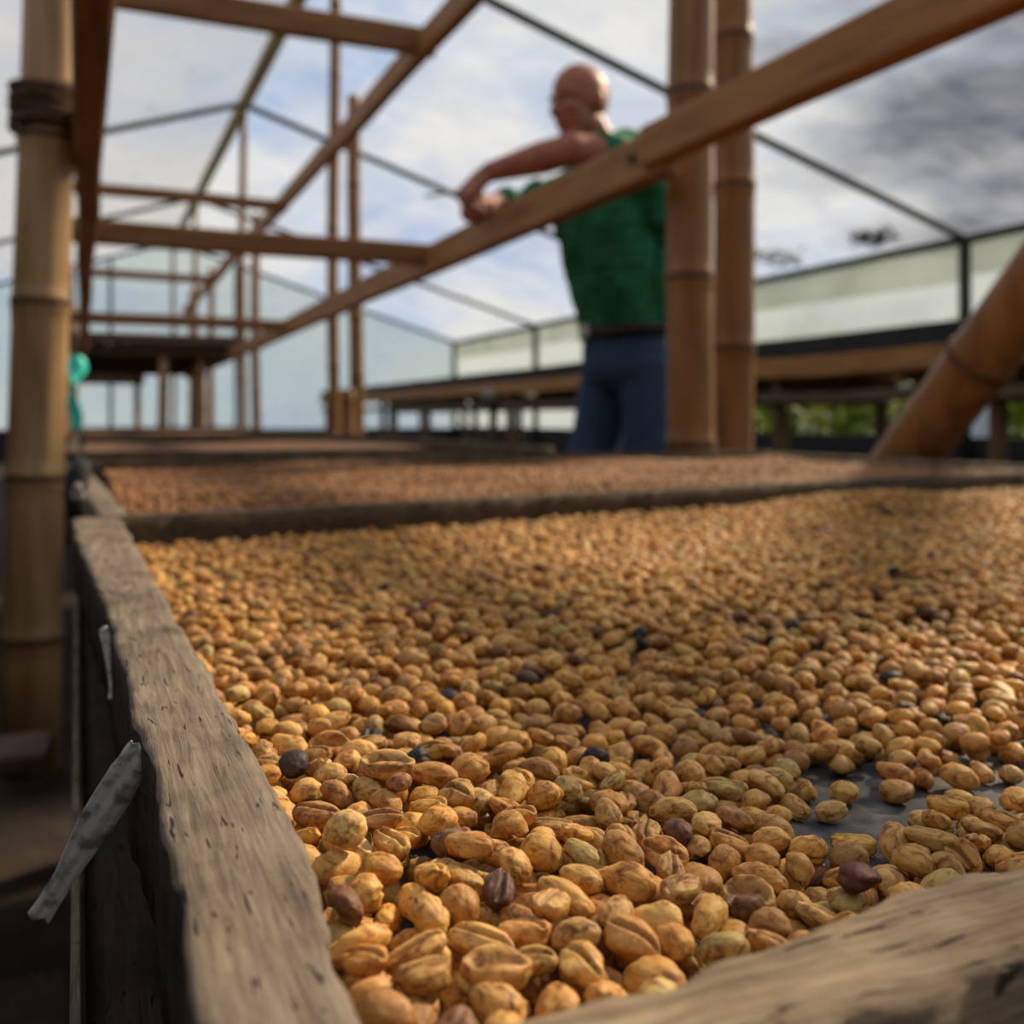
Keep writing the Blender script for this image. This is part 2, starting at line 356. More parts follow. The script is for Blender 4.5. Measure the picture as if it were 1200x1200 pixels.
# unseen black cloth added behind the viewpoint and on the left to cut light
wf = tag(empty('wall_front'), kind='structure')
bm = bmesh.new(); bm.faces.new([bm.verts.new(p) for p in ((XLEFT, -3.25, 0), (XRIGHT, -3.25, 0), (XRIGHT, -3.25, ZE), (XR, -3.25, ZR), (XLEFT, -3.25, ZE))])
obj('blocker_cloth', bm, M['black_net'], wf)
for side, X, nm in ((1, XRIGHT, 'wall_right'), (-1, XLEFT, 'wall_left')):
    w = tag(empty(nm), kind='structure')
    obj('dark_skirt', box((X-.02, -3.2, 0), (X+.02, 17, .56), 0), M['black_net'], w)
    if side < 0: obj('blocker_cloth', box((X-.01, -3.2, .56), (X+.01, 17, ZE), 0), M['black_net'], w)  # added to keep light off the left side
    obj('eave_pole', tube([(X-.05*side, y, ZE+.01+.01*noise.noise(Vector((X, y, 0)))) for y in np.linspace(-3.2, 17, 24)], .035), M['pipe'], w, True)
    for a, b in zip(TR, TR[1:]):
        if side < 0: break
        low = 1.02 if (b < 9.5 and side > 0) else .58
        sheet('curtain_panel', (X, a, ZE), (X, b, ZE), (X, b, low), (X, a, low), M['film_side'], 0, 10, 8, .03, w)
        if side > 0: sheet('curtain_flap', (X-.035, a, ZE), (X-.035, b, ZE), (X-.035, b, ZE-.26), (X-.035, a, ZE-.26-.04), M['film_flap'], 0, 10, 4, .02, w)

# ------------------------------------------------------------------ trusses: rafters, side posts and the long poles
truss_names = ['behind the viewpoint', 'over the nearest paired posts', 'crossing above the man', 'whose peak shows between the two tall posts', 'second from the back wall', 'against the back wall']
for y, where in zip(TR, truss_names):
    t = tag(empty('roof_truss', (XR, y, 0)), 'thin dark pole roof truss '+where, 'truss', 'roof trusses of the plastic tunnel')
    rr = .028
    obj('rafter', tube([(XR, y, ZR), ((XR+XRIGHT)/2, y, (ZR+ZE)/2-.02), (XRIGHT, y, ZE)], rr), M['pipe'], t, True)
    obj('rafter', tube([(XR, y, ZR), ((XR+XLEFT)/2, y, (ZR+ZE)/2-.02), (XLEFT, y, ZE)], rr), M['pipe'], t, True)
    obj('side_post', tube([(XRIGHT-.05, y, 0), (XRIGHT-.05, y, ZE)], .045), M['pipe'], t, True)
    obj('side_post', tube([(XLEFT+.05, y, 0), (XLEFT+.05, y, ZE)], .045), M['pipe'], t, True)
for X, nm, lab, mt, r_ in ((XR, 'ridge_pole', 'long olive yellow pole running along the roof peak', 'ridge', .058),):
    z = ZR-.03 if X == XR else ZE+.01
    tag(obj(nm, tube([(X, y, z+.01*noise.noise(Vector((X, y, 0)))) for y in np.linspace(-3.2, 17, 24)], r_), M[mt], smooth=True), lab, 'pole')

# leaf litter lying on the clear film
def on_roof(px, py):
    d = 9.0
    for _ in range(60):
        p = P(px, py, d); e = p.z-(ZR+.05-(p.x-XR)*(ZR-ZE)/(XRIGHT-XR)); d -= e*3
        d = max(4, min(14, d))
    return p
for px, py, sx, sy_, lab, mt in ((905, 308, .22, .12, 'dark clump of wet leaves on the roof film beside the paired posts', 'leaf_litter'), (1024, 286, .13, .10, 'small dark leaf clump on the roof film above the eave', 'leaf_litter')):
    p = on_roof(px, py); bm = bmesh.new(); rnd = random.Random(int(px))
    for k in range(70):
        q = Euler((rnd.uniform(-.4, .4), rnd.uniform(-.4, .4)+.3, rnd.uniform(0, 6))).to_matrix(); ox, oy = rnd.gauss(0, sx*.5), rnd.gauss(0, sy_)
        c = p+Vector((ox, oy, -ox*.311+.04+rnd.uniform(0, .03)))
        bm.faces.new([bm.verts.new(c+q@Vector(v)*.06) for v in ((-1, 0, 0), (-.2, -.5, .15), (1, 0, 0), (-.2, .5, .15))])
    tag(obj('leaf_litter', bm, M['trunk']), lab, 'leaves', kind='stuff')

# ridge posts (tall, to the peak) and bed posts (to the upper rail)
RZ1, RZ2, RX = CAMZ+.585, CAMZ+1.42, 1.17
ridge_lab = ['thick bamboo post nearest the man, the first of the close pair', 'tall slim post right of the second crossbeam, reaching the roof',
             'slim post under the roof peak seen between the rails', 'slim distant post under the fourth truss', 'slim distant post at the back wall']
for i, (y, lab) in enumerate(zip(TR[1:], ridge_lab)):
    r = .056 if i == 0 else .034
    tag(bamboo('bamboo_post', (XR+(.0 if i else .026), y, -.03), (XR+(.0 if i else .046), y, ZR-.10), r, phase=.62-.1*i, step=.42), lab, 'post', 'ridge posts')
bed_lab = ['thick bamboo post standing just behind and right of its twin', 'shorter bamboo post ending at the upper rail beside the slim tall one',
           'short far post ending at the upper rail, third of its row', 'short far post, fourth of its row', 'short farthest post of the row near the back wall']
for i, (y, lab) in enumerate(zip((2.22, 6.15, 10.1, 13.9, 16.6), bed_lab)):
    tag(bamboo('bamboo_post', (1.53, y, -.03), (1.54-.02*(i > 0), y, CAMZ+1.97 if i else 3.1), .054 if i == 0 else .045, phase=.25+.13*i, step=.40), lab, 'post', 'bed posts on the aisle side')
# the two stout lashed butts at the second pair
tag(bamboo('bamboo_stake', (XR+.085, 5.72, -.03), (XR+.085, 5.72, .86), .05, phase=.5), 'short stout bamboo stake lashed beside the second pair of posts', 'stake')
# left row of posts
lp = bamboo('bamboo_post', (-.096, 2.3, -.03), (-.050, 2.3, 3.0), .056, [M['bamboo_pale'], M['node_ring']], phase=.78, step=.36)
tag(lp, 'thick pale bamboo post at the left edge, lit on one side', 'post', 'left row of bed posts')
def lashing(parent, cx, cy, r, z0, z1, n):
    pts = []
    for i in range(n*16+1):
        a = 2*math.pi*i/16; f = i/(n*16); pts.append((cx+r*math.cos(a), cy+r*math.sin(a), z0+(z1-z0)*f+.004*math.sin(a*1.7)))
    obj('lashing', tube(pts, .0085, 8), M['lash'], parent, True)
M['lash'] = noisy('old_rope', [(.3, (.045, .026, .014)), (.7, (.11, .065, .036))], nscale=60, rough=.9)
lashing(lp, -.078, 2.3, .060, 1.285, 1.375, 6)
for y, lab in ((6.4, 'bamboo post hidden behind the pale left post'), (10.5, 'third bamboo post in the left row'), (14.6, 'last bamboo post in the left row')):
    tag(bamboo('bamboo_post', (-.13, y, -.03), (-.13, y, RZ2+.05), .045, phase=.4), lab, 'post', 'left row of bed posts')
# slanting brace at the right
foot = Vector((1.60, 2.33, -.02)); e1 = P(1045, 535, 2.135); e1.x = 1.60; top = Vector((1.60, 1.30, CAMZ+.28))
dr = (Vector((1.60, 1.30, CAMZ+.30))-Vector((1.60, 1.68, CAMZ-.085))).normalized(); a0 = Vector((1.60, 1.68, CAMZ-.085))
tag(bamboo('bamboo_brace', a0-dr*.82, a0+dr*1.25, .064, taper=.97, phase=.42, step=.80, bend=.003), 'thick slanting bamboo brace leaning up to the right', 'brace')

# ------------------------------------------------------------------ long rails and cross beams over the beds
t = tag(empty('long_rail', (RX, 0, RZ1)), 'long sawn timber rail at shoulder height that the man leans on', 'rail')
o = obj('board', beam((RX, 1.90, RZ1-.002), (RX+.02, 13.5, RZ1-.03), .05, .105, wob=.01), M['timber'], t)
o = obj('board', beam((RX-.022, -.9, RZ1+.006), (RX-.022, 1.965, RZ1+.010), .05, .090, wob=.006), M['timber'], t)
for dy, dz in ((2.03, .0),):
    bm = bmesh.new(); bmesh.ops.create_cone(bm, cap_ends=True, segments=8, radius1=.011, radius2=.009, depth=.02, matrix=Matrix.Translation((RX-(.052 if dy < 1.96 else .03), dy, RZ1+dz)) @ Matrix.Rotation(R(90), 4, 'Y'))
    obj('bolt', bm, M['iron'], t)
t = tag(empty('long_rail', (RX+.01, 0, RZ2)), 'upper long timber rail above the second posts', 'rail')
obj('board', beam((RX+.01, -.9, RZ2), (RX+.02, 14.0, RZ2-.03), .05, .10, wob=.012), M['timber'], t)
for z, lab in ((RZ1, 'lower left timber rail beside the pale bamboo post'), (RZ2, 'upper left timber rail beside the pale bamboo post')):
    tag(obj('long_rail', beam((.015, -.9, z), (-.02, 14, z-.02), .055, .10, wob=.008), M['timber']), lab, 'rail')
def crossbeam(y, z, lab, x1=RX+.13, h=.075):
    tag(obj('cross_beam', beam((-.07, y, z+.01), (x1, y, z-.005), .05, h, wob=.008), M['timber_x']), lab, 'beam', 'cross beams between the rails')
crossbeam(3.62, RZ1+.02, 'nearest lower cross beam, meeting the leaned-on rail', RX+.05, .078)
crossbeam(3.72, RZ2+.012, 'topmost cross beam cut by the upper frame edge', RX+.06, .10)
crossbeam(6.75, RZ2-.03, 'second upper cross beam, thin and dark', RX+.05, .07)
crossbeam(6.55, RZ1+.0, 'second lower cross beam above the far deck', RX+.05, .07)
crossbeam(10.6, RZ2-.03, 'third upper cross beam far back', RX+.05, .08)
# far upper deck resting on the rails
# unseen two-tier bed added left of the aisle to block light
t = tag(empty('blocker_bed', (-1.35, 2.2, 0)), 'unseen two-tier timber bed added to block light from the left', 'bed')
for x in (-.78, -1.95):
    for y in (-.9, 1.2, 3.3, 5.2): bamboo('post', (x-.045 if x < -1 else x+.0, y, -.03), (x-.045 if x < -1 else x, y, 1.5), .045, parent=t, seg=10)
    for z in (.62, 1.36): obj('side_board', beam((x-.06, -1, z), (x-.06, 5.3, z), .03, .12), M['dark_timber'], t)
for z in (.60, 1.34): obj('netting', box((-2.0, -1, z), (-.85, 5.3, z+.01), 0), M['black_net'], t)
t = tag(empty('upper_deck', (.6, 12, RZ1)), 'dark raised drying deck far back on posts', 'deck')
for y in (9.35, 10.8, 12.3, 13.8):
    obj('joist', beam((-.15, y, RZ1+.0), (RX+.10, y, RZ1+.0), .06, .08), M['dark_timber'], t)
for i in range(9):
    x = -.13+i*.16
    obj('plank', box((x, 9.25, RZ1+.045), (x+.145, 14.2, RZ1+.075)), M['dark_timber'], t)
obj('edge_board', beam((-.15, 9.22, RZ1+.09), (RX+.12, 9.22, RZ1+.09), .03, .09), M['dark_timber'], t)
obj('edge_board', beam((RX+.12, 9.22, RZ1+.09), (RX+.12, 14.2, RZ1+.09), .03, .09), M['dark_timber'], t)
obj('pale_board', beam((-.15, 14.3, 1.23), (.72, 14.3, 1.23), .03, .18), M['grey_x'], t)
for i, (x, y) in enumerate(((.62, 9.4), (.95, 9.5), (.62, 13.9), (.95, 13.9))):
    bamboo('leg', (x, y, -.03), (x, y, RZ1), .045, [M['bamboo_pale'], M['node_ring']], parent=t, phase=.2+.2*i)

# teal ribbon on the left row
bm = bmesh.new(); g = []
for i in range(13):
    v_ = i/12; w_ = .035+.035*math.exp(-((v_-.22)/.16)**2)
    c = Vector((-.055+.012*math.sin(v_*9), 5.9+.01*math.cos(v_*7), CAMZ+.33-.40*v_))
    g.append([bm.verts.new(c+Vector((math.cos(v_*4)*w_*(k-1.5)/1.5, math.sin(v_*4)*w_*(k-1.5)/1.5*.5+.012*(k % 2), 0))) for k in range(4)])
for r0, r1 in zip(g, g[1:]):
    for k in range(3): bm.faces.new((r0[k], r0[k+1], r1[k+1], r1[k]))
rb = obj('hanging_ribbon', bm, M['teal'], smooth=True); sm = rb.modifiers.new('thick', 'SOLIDIFY'); sm.thickness = .003
tag(rb, 'bright teal plastic ribbon hanging beside the left bamboo post', 'ribbon')
obj('cord', tube([(-.055, 5.9, CAMZ+.32), (-.02, 5.9, RZ1)], .003, 6), M['rag'], rb)

# ------------------------------------------------------------------ benches along the right side
BX0, BX1, BZ = 3.60, 4.75, CAMZ+.44
def bench(y0, y1, lab):
    t = tag(empty('drying_bench', ((BX0+BX1)/2, (y0+y1)/2, 0)), lab, 'bench', 'raised drying benches along the right aisle')
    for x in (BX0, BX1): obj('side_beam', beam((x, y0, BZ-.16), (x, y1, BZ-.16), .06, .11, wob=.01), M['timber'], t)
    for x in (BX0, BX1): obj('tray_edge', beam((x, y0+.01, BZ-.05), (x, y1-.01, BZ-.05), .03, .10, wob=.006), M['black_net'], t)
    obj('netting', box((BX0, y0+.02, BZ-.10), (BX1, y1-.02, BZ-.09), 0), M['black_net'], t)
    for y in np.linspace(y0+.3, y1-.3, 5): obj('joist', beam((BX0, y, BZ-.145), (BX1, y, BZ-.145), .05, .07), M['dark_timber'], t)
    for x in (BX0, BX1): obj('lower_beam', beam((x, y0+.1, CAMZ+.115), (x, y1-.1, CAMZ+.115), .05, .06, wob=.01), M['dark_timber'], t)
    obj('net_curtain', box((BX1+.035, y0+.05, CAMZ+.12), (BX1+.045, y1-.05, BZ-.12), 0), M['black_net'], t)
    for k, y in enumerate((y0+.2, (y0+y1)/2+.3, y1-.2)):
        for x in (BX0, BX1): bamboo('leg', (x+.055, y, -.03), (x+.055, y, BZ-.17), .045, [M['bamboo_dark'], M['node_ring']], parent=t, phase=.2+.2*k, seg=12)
bench(1.0, 5.0, 'near dark-topped drying bench behind the slanting brace')
bench(5.05, 9.0, 'second dark-topped drying bench, right of the man')
bench(9.05, 13.0, 'third dark-topped drying bench, left of the man')
bench(13.05, 16.8, 'farthest dark-topped drying bench near the back wall')
ro = obj('rolled_sheet', tube([P(566, 463, 9.7), P(594, 461, 9.8), P(625, 464, 9.9)], [.05, .075, .05], 14), M['rag'], smooth=True)
ro.location.z = 0; tag(ro, 'pale rolled sheet stored under the far bench top', 'roll')

# ------------------------------------------------------------------ outdoors, right: shrubs seen under the curtain
def shrub(x, y, r, lab, seed):
    rnd = random.Random(seed); t = tag(empty('shrub', (x, y, -.06)), lab, 'shrub', 'shrubs outside the right wall')
    bm = bmesh.new()
    for k in range(5):
        a = k*1.3; tube([(x, y, -.06), (x+.2*r*math.cos(a), y+.2*r*math.sin(a), r*.5), (x+.5*r*math.cos(a), y+.5*r*math.sin(a), r)], [.03, .02, .01], 6, bm=bm)
    obj('stem', bm, M['trunk'], t)
    bm = bmesh.new()
    for k in range(1500):
        v = Vector((rnd.gauss(0, 1), rnd.gauss(0, 1), rnd.gauss(0, 1))).normalized()*rnd.uniform(.55, 1)
        c = Vector((x, y, r*.75))+Vector((v.x*r, v.y*r, v.z*r*.85)); s = rnd.uniform(.06, .12)
        q = Euler((rnd.uniform(-1, 1), rnd.uniform(-1, 1), rnd.uniform(0, 6))).to_matrix()
        vs = [bm.verts.new(c+q@Vector(p)*s) for p in ((-1, 0, 0), (-.2, -.4, .1), (1, 0, 0), (-.2, .4, .1))]; bm.faces.new(vs)
    f = obj('foliage', bm, M['leaf'], t); f['kind'] = 'stuff'
k = 0
for x, y, r, lab in ((7.7, 6.3, .9, 'yellow-green shrub outside, right of the white sack'), (7.6, 8.0, .9, 'leafy shrub outside behind the foot of the brace'),
                     (7.6, 9.6, .95, 'bright shrub outside seen under the bench near the thick posts'), (7.7, 11.2, .9, 'shrub outside, farthest of the near row'),
                     (9.6, 9.4, 1.2, 'darker shrub standing behind the bright one outside'), (9.6, 11.6, 1.25, 'shrub standing far back outside the right wall'),
                     (9.6, 7.2, 1.2, 'tall shrub farther outside behind the brace'), (7.8, 4.6, .9, 'shrub outside at the right edge')):
    shrub(x, y, r, lab, k); k += 1
sk = obj('white_sack', box((6.35, 5.85, -.05), (6.58, 6.08, .93), .05), M['white'], smooth=True)
tag(sk, 'white upright sack outside beyond the slanting brace', 'sack')
# ------------------------------------------------------------------ drying trays and the bed under them
M['bearer'] = weathered('very_dark_board', 'y', .15, .8); M['shaded_edge_y'] = weathered('shaded_board_edge', 'y', .20, .6)  # bearer: board grain at a very low, even tone
ZT, NET = CAMZ-.080, CAMZ-.112           # top of the tray boards, netting
def lin(xs, ys, x): return float(np.interp(x, xs, ys))
def rail(name, p0, p1, w0, w1, ztop, h, mat, parent, n=220, nw=10, rough=.0012, wfun=None, seed=0):
    """tray board from p0 to p1 (centre line at its top): rough worn edges, real cracks and dents"""
    p0, p1 = Vector((*p0, 0)), Vector((*p1, 0)); t = (p1-p0).normalized(); s = Vector((t.y, -t.x, 0)); bm = bmesh.new(); rings = []
    for i in range(n+1):
        f = i/n; p = p0.lerp(p1, f); row = []
        if wfun: lo, hi = wfun(p)
        else: w = w0+(w1-w0)*f; lo, hi = -w/2, w/2
        q = Vector((p.x*22+seed, p.y*22, 0))
        lo += rough*1.6*noise.noise(q)+rough*.9*noise.noise(q*4); hi += rough*1.3*noise.noise(q+Vector((7, 3, 1)))+rough*.7*noise.noise(q*5)
        for k in range(nw+1):
            g = k/nw; x = lo+(hi-lo)*g; e = min(g, 1-g)*nw
            z = ztop - (rough*1.1*(.6+noise.noise(q*3+Vector((g*2, 0, 5)))) if e < .5 else (rough*.25 if e < 1.5 else 0)) + rough*.5*noise.noise(Vector((p.x*50, p.y*50, g*3+seed)))
            c = noise.noise(Vector((p.x*(40 if abs(t.x) > .5 else 120)+seed, p.y*(40 if abs(t.y) > .5 else 120), g*2)))
            row.append(bm.verts.new(p+s*x+Vector((0, 0, z))))
        for zz in (ztop-h*.33, ztop-h*.66, ztop-h): row.append(bm.verts.new(p+s*(hi+rough*.5*noise.noise(q*2+Vector((0, 0, zz*90))))+Vector((0, 0, zz))))
        for zz in (ztop-h, ztop-h*.66, ztop-h*.33): row.append(bm.verts.new(p+s*(lo+rough*.8*noise.noise(q*2+Vector((4, 0, zz*90))))+Vector((0, 0, zz))))
        rings.append(row)
    m_ = len(rings[0])
    for r0, r1 in zip(rings, rings[1:]):
        for k in range(m_): bm.faces.new((r0[k], r0[(k+1) % m_], r1[(k+1) % m_], r1[k]))
    bm.faces.new(rings[0]); bm.faces.new(rings[-1][::-1])
    bmesh.ops.recalc_face_normals(bm, faces=bm.faces)
    for f in bm.faces: f.smooth = True
    return obj(name, bm, mat, parent)
XL, XT = .030, 1.47
def front_y(x): return .126+.083*(x-.048)   # inner face of the front board
def back_y(x): return .880+.19*x          # inner face of the board between first and second tray
t1 = tag(empty('drying_tray', (.7, .5, NET)), 'nearest drying tray of grey weathered boards, heaped with golden beans', 'tray', 'drying trays')
YS = (.10, .15, .19, .45, .74, .88)
LO, HI = (.0130, .0136, .0150, .0085, -.006, -.010), (.0335, .0340, .0385, .0335, .0285, .026)
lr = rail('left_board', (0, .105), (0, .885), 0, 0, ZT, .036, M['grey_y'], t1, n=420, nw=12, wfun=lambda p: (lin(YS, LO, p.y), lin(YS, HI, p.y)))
lr.data.materials.append(M['shaded_edge_y'])
for p in lr.data.polygons:      # shade on the outer sawn edge, put into a darker board colour
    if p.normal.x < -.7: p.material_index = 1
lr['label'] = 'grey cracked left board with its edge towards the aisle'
fr = rail('front_board', (.030, .1142), (XT, front_y(XT)-.0105), .021, .023, ZT+.0005, .040, M['grey_x'], t1, n=500, nw=10, rough=.0022, seed=3)
fr['label'] = 'blurred pale brown board across the lower right corner'
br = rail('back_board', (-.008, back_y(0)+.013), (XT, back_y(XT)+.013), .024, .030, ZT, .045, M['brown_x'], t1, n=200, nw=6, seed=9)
rail('right_board', (XT+.012, front_y(XT)-.02), (XT+.012, back_y(XT)+.03), .022, .022, ZT, .04, M['grey_y'], t1, n=120, nw=6, seed=12)
def netting(name, x0, x1, y0, y1f, y1g, z, parent):
    bm = bmesh.new(); vs = [bm.verts.new(p) for p in ((x0, y0, z), (x1, y0, z), (x1, y1g, z), (x0, y1f, z))]; f = bm.faces.new(vs)
    r = bmesh.ops.extrude_face_region(bm, geom=[f]); bmesh.ops.translate(bm, verts=[v for v in r['geom'] if isinstance(v, bmesh.types.BMVert)], vec=(0, 0, -.0015))
    bmesh.ops.recalc_face_normals(bm, faces=bm.faces); return obj(name, bm, M['net_floor'], parent)
def net_mat():
    m, nt, b = new_mat('woven_black_net'); L = nt.links; tc = node(nt, 'ShaderNodeTexCoord')
    w1 = node(nt, 'ShaderNodeTexWave', Scale=240, Distortion=.3); w1.bands_direction = 'X'; w2 = node(nt, 'ShaderNodeTexWave', Scale=240, Distortion=.3); w2.bands_direction = 'Y'
    L.new(tc.outputs['Object'], w1.inputs['Vector']); L.new(tc.outputs['Object'], w2.inputs['Vector'])
    ad = node(nt, 'ShaderNodeMath', operation='ADD'); L.new(w1.outputs['Fac'], ad.inputs[0]); L.new(w2.outputs['Fac'], ad.inputs[1])
    n = node(nt, 'ShaderNodeTexNoise', Scale=90, Detail=6); L.new(tc.outputs['Object'], n.inputs['Vector'])
    r = ramp(nt, [(.35, (.035, .035, .038)), (.52, (.085, .083, .088)), (.72, (.24, .22, .21))]); L.new(n.outputs['Fac'], r.inputs[0]); L.new(r.outputs[0], b.inputs['Base Color'])
    bp = node(nt, 'ShaderNodeBump', Strength=.5, Distance=.0006); L.new(ad.outputs[0], bp.inputs['Height']); L.new(bp.outputs[0], b.inputs['Normal']); b.inputs['Roughness'].default_value = .6
    return m
M['net_floor'] = net_mat()
netting('netting', .024, XT+.004, .118, back_y(0)+.004, back_y(XT)+.004, NET, t1)
for i in range(5):
    y = .2+.15*i
    obj('slat', box((.036, y, NET-.024), (XT-.01, y+.022, NET-.003), .002), M['dark_timber'], t1)
t2 = tag(empty('drying_tray', (.7, 1.4, NET)), 'second drying tray, blurred, with reddish brown beans', 'tray', 'drying trays')
YB = 1.93
rail('left_board', (.022, .905), (-.018, YB+.02), .024, .026, ZT, .04, M['grey_y'], t2, n=120, nw=6, seed=21)
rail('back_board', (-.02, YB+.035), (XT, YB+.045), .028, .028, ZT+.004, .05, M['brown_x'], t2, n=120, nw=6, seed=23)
rail('right_board', (XT+.012, 1.215), (XT+.012, YB+.02), .022, .022, ZT, .04, M['grey_y'], t2, n=60, nw=6, seed=25)
netting('netting', .02, XT, .925, YB+.02, YB+.02, NET, t2)
t3 = tag(empty('drying_tray', (.55, 3.3, NET)), 'third drying tray seen edge-on behind the second', 'tray', 'drying trays')
for nm, a, b_ in (('front_board', (-.02, 2.42), (1.12, 2.42)), ('back_board', (-.03, 4.5), (1.12, 4.5)), ('left_board', (-.03, 2.44), (-.04, 4.48)), ('right_board', (1.11, 2.44), (1.11, 4.48))):
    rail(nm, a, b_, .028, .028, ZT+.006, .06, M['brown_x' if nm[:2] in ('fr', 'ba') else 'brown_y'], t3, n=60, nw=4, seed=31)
netting('netting', -.02, 1.10, 2.43, 4.49, 4.49, NET, t3)
t4 = tag(empty('drying_tray', (.55, 6.7, NET)), 'fourth drying tray, a thin dark line far back', 'tray', 'drying trays')
for nm, a, b_ in (('front_board', (-.02, 4.9), (1.12, 4.9)), ('back_board', (-.03, 8.6), (1.12, 8.6)), ('left_board', (-.03, 4.92), (-.04, 8.58)), ('right_board', (1.11, 4.92), (1.11, 8.58))):
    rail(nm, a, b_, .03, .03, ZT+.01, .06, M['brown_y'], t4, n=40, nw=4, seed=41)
netting('netting', -.02, 1.10, 4.91, 8.59, 8.59, NET, t4)
# carrying bed: long bearers, cross joists, short legs
for (y0, y1, x1, lab, fy) in ((-.12, 2.0, XT, 'dark timber bed frame under the two nearest trays, its long bearer along the aisle', None),
                          (2.46, 8.7, 1.10, 'dark timber bed frame under the far trays', None)):
    t = tag(empty('bed_frame', ((x1)/2, (y0+y1)/2, 0)), lab, 'frame')
    zt = NET-.040
    xa = -.006 if y0 < 0 else -.03
    obj('bearer', beam((xa+.036 if y0 < 0 else xa+.026, y0, zt-.034), (xa+.018, y1, zt-.034), .052, .068, .004, .002), M['bearer'], t)
    obj('bearer', beam((x1-.03, y0, zt-.034), (x1-.03, y1, zt-.034), .052, .068, .006, .004), M['brown_y'], t)
    for y in np.arange(y0+.30, y1, .62): obj('joist', beam((xa+.05, y, zt-.02), (x1-.06, y, zt-.02), .04, .04), M['dark_timber'], t)
    for y in (y0+.42, (y0+y1)/2+.2, y1-.2):
        for x in (xa+.075, x1-.085): bamboo('leg', (x, y, -.03), (x, y, zt-.03), .032, parent=t, seg=12)
    for x in (xa+.075, x1-.085): obj('brace_board', beam((x-.045, y0+.30, .16), (x-.045, y1-.1, .16), .02, .07), M['dark_timber'], t)
# lit aisle edge of the bearer, put into the colour of a thin batten
bt = obj('lit_edge_batten', beam((.0006, -.1, CAMZ-.160), (-.0078, .98, CAMZ-.160), .0026, .026, .0006, .001), M['grey_y'])
tag(bt, 'thin pale batten painted as the lit outer edge of the bed bearer', 'batten')
tag(obj('foot_board', beam((-.75, .98, .15), (-.02, 1.02, .15), .16, .03, wob=.01), M['bearer']), 'dim board lying low across the aisle at lower left', 'board')
tag(obj('foot_board', beam((-.85, 1.75, .20), (-.05, 1.70, .20), .12, .03, wob=.01), M['dark_timber']), 'dim board low across the aisle behind the other one', 'board')
# dark strap and grey rag at the tray corner
kb = tube([P(96, 540, .93), P(92, 556, .92), P(88, 580, .91), P(90, 604, .90)], [.006, .0085, .009, .006], 12)
for v in kb.verts: v.co += Vector((noise.noise(v.co*90), noise.noise(v.co*90+Vector((3, 3, 3))), noise.noise(v.co*90+Vector((8, 1, 0)))))*.004
st = tag(obj('rubber_strap', kb, M['black_net'], smooth=True), 'black rubber strap bunched at the far left tray corner', 'strap')
bm = bmesh.new(); bmesh.ops.create_icosphere(bm, subdivisions=3, radius=.0065, matrix=Matrix.Translation(P(91, 577, .895)) @ Matrix.Diagonal((.8, .8, 1.3, 1)))
for v in bm.verts: v.co += Vector((noise.noise(v.co*160), noise.noise(v.co*160+Vector((3, 3, 3))), noise.noise(v.co*160+Vector((8, 1, 0)))))*.003
tag(obj('rag_knot', bm, M['rag'], smooth=True), 'small knotted grey rag on the black strap', 'rag')
# milky plastic strips hanging off the left board
def hang(name, pts, widths, label):
    bm = bmesh.new(); uv = bm.loops.layers.uv.new('UVMap'); g = []; n = len(pts)-1; pts = [Vector(p) for p in pts]
    N_ = 40
    for i in range(N_+1):
        f = i/N_*n; k = min(int(f), n-1); fr_ = f-k
        a, b_, c_, d_ = pts[max(k-1, 0)], pts[k], pts[k+1], pts[min(k+2, n)]
        p = .5*((2*b_)+(c_-a)*fr_+(2*a-5*b_+4*c_-d_)*fr_**2+(3*b_-a-3*c_+d_)*fr_**3)
        w = widths[k]*(1-fr_)+widths[k+1]*fr_; ang = .5+1.0*i/N_
        tg = (c_-b_).normalized(); s = tg.cross(Vector((SY, CY, 0))).normalized(); s = (s*math.cos(ang-.9)+Vector((SY, CY, 0))*math.sin(ang-.9)*.8).normalized(); row = []
        for j in range(7):
            q = (j/6-.5); row.append(bm.verts.new(p+s*w*q+Vector((SY, CY, 0))*(.0012*math.cos(q*9+i*.12)+.0006*noise.noise(Vector((i*.3, j*.8, 0))))))
        g.append(row)
    for i in range(N_):
        for j in range(6):
            f_ = bm.faces.new((g[i][j], g[i][j+1], g[i+1][j+1], g[i+1][j]))
            for l, (a, b_) in zip(f_.loops, ((j, i), (j+1, i), (j+1, i+1), (j, i+1))): l[uv].uv = (b_/N_, a/6)
    o = obj(name, bm, M['strip'], smooth=True); m_ = o.modifiers.new('thick', 'SOLIDIFY'); m_.thickness = .0005
    tag(o, label, 'strip'); return o
hang('plastic_strip', [P(163, 872, .262), P(148, 905, .262), P(112, 965, .268), P(74, 1030, .275), P(46, 1076, .28)], [.0040, .0085, .0090, .0060, .0070], 'long milky plastic strip dangling from the left board')
hang('plastic_strip', [P(121, 735, .40), P(130, 770, .395), P(136, 800, .39), P(134, 818, .385)], [.003, .0042, .0058, .0050], 'short milky plastic strip higher up the left board')

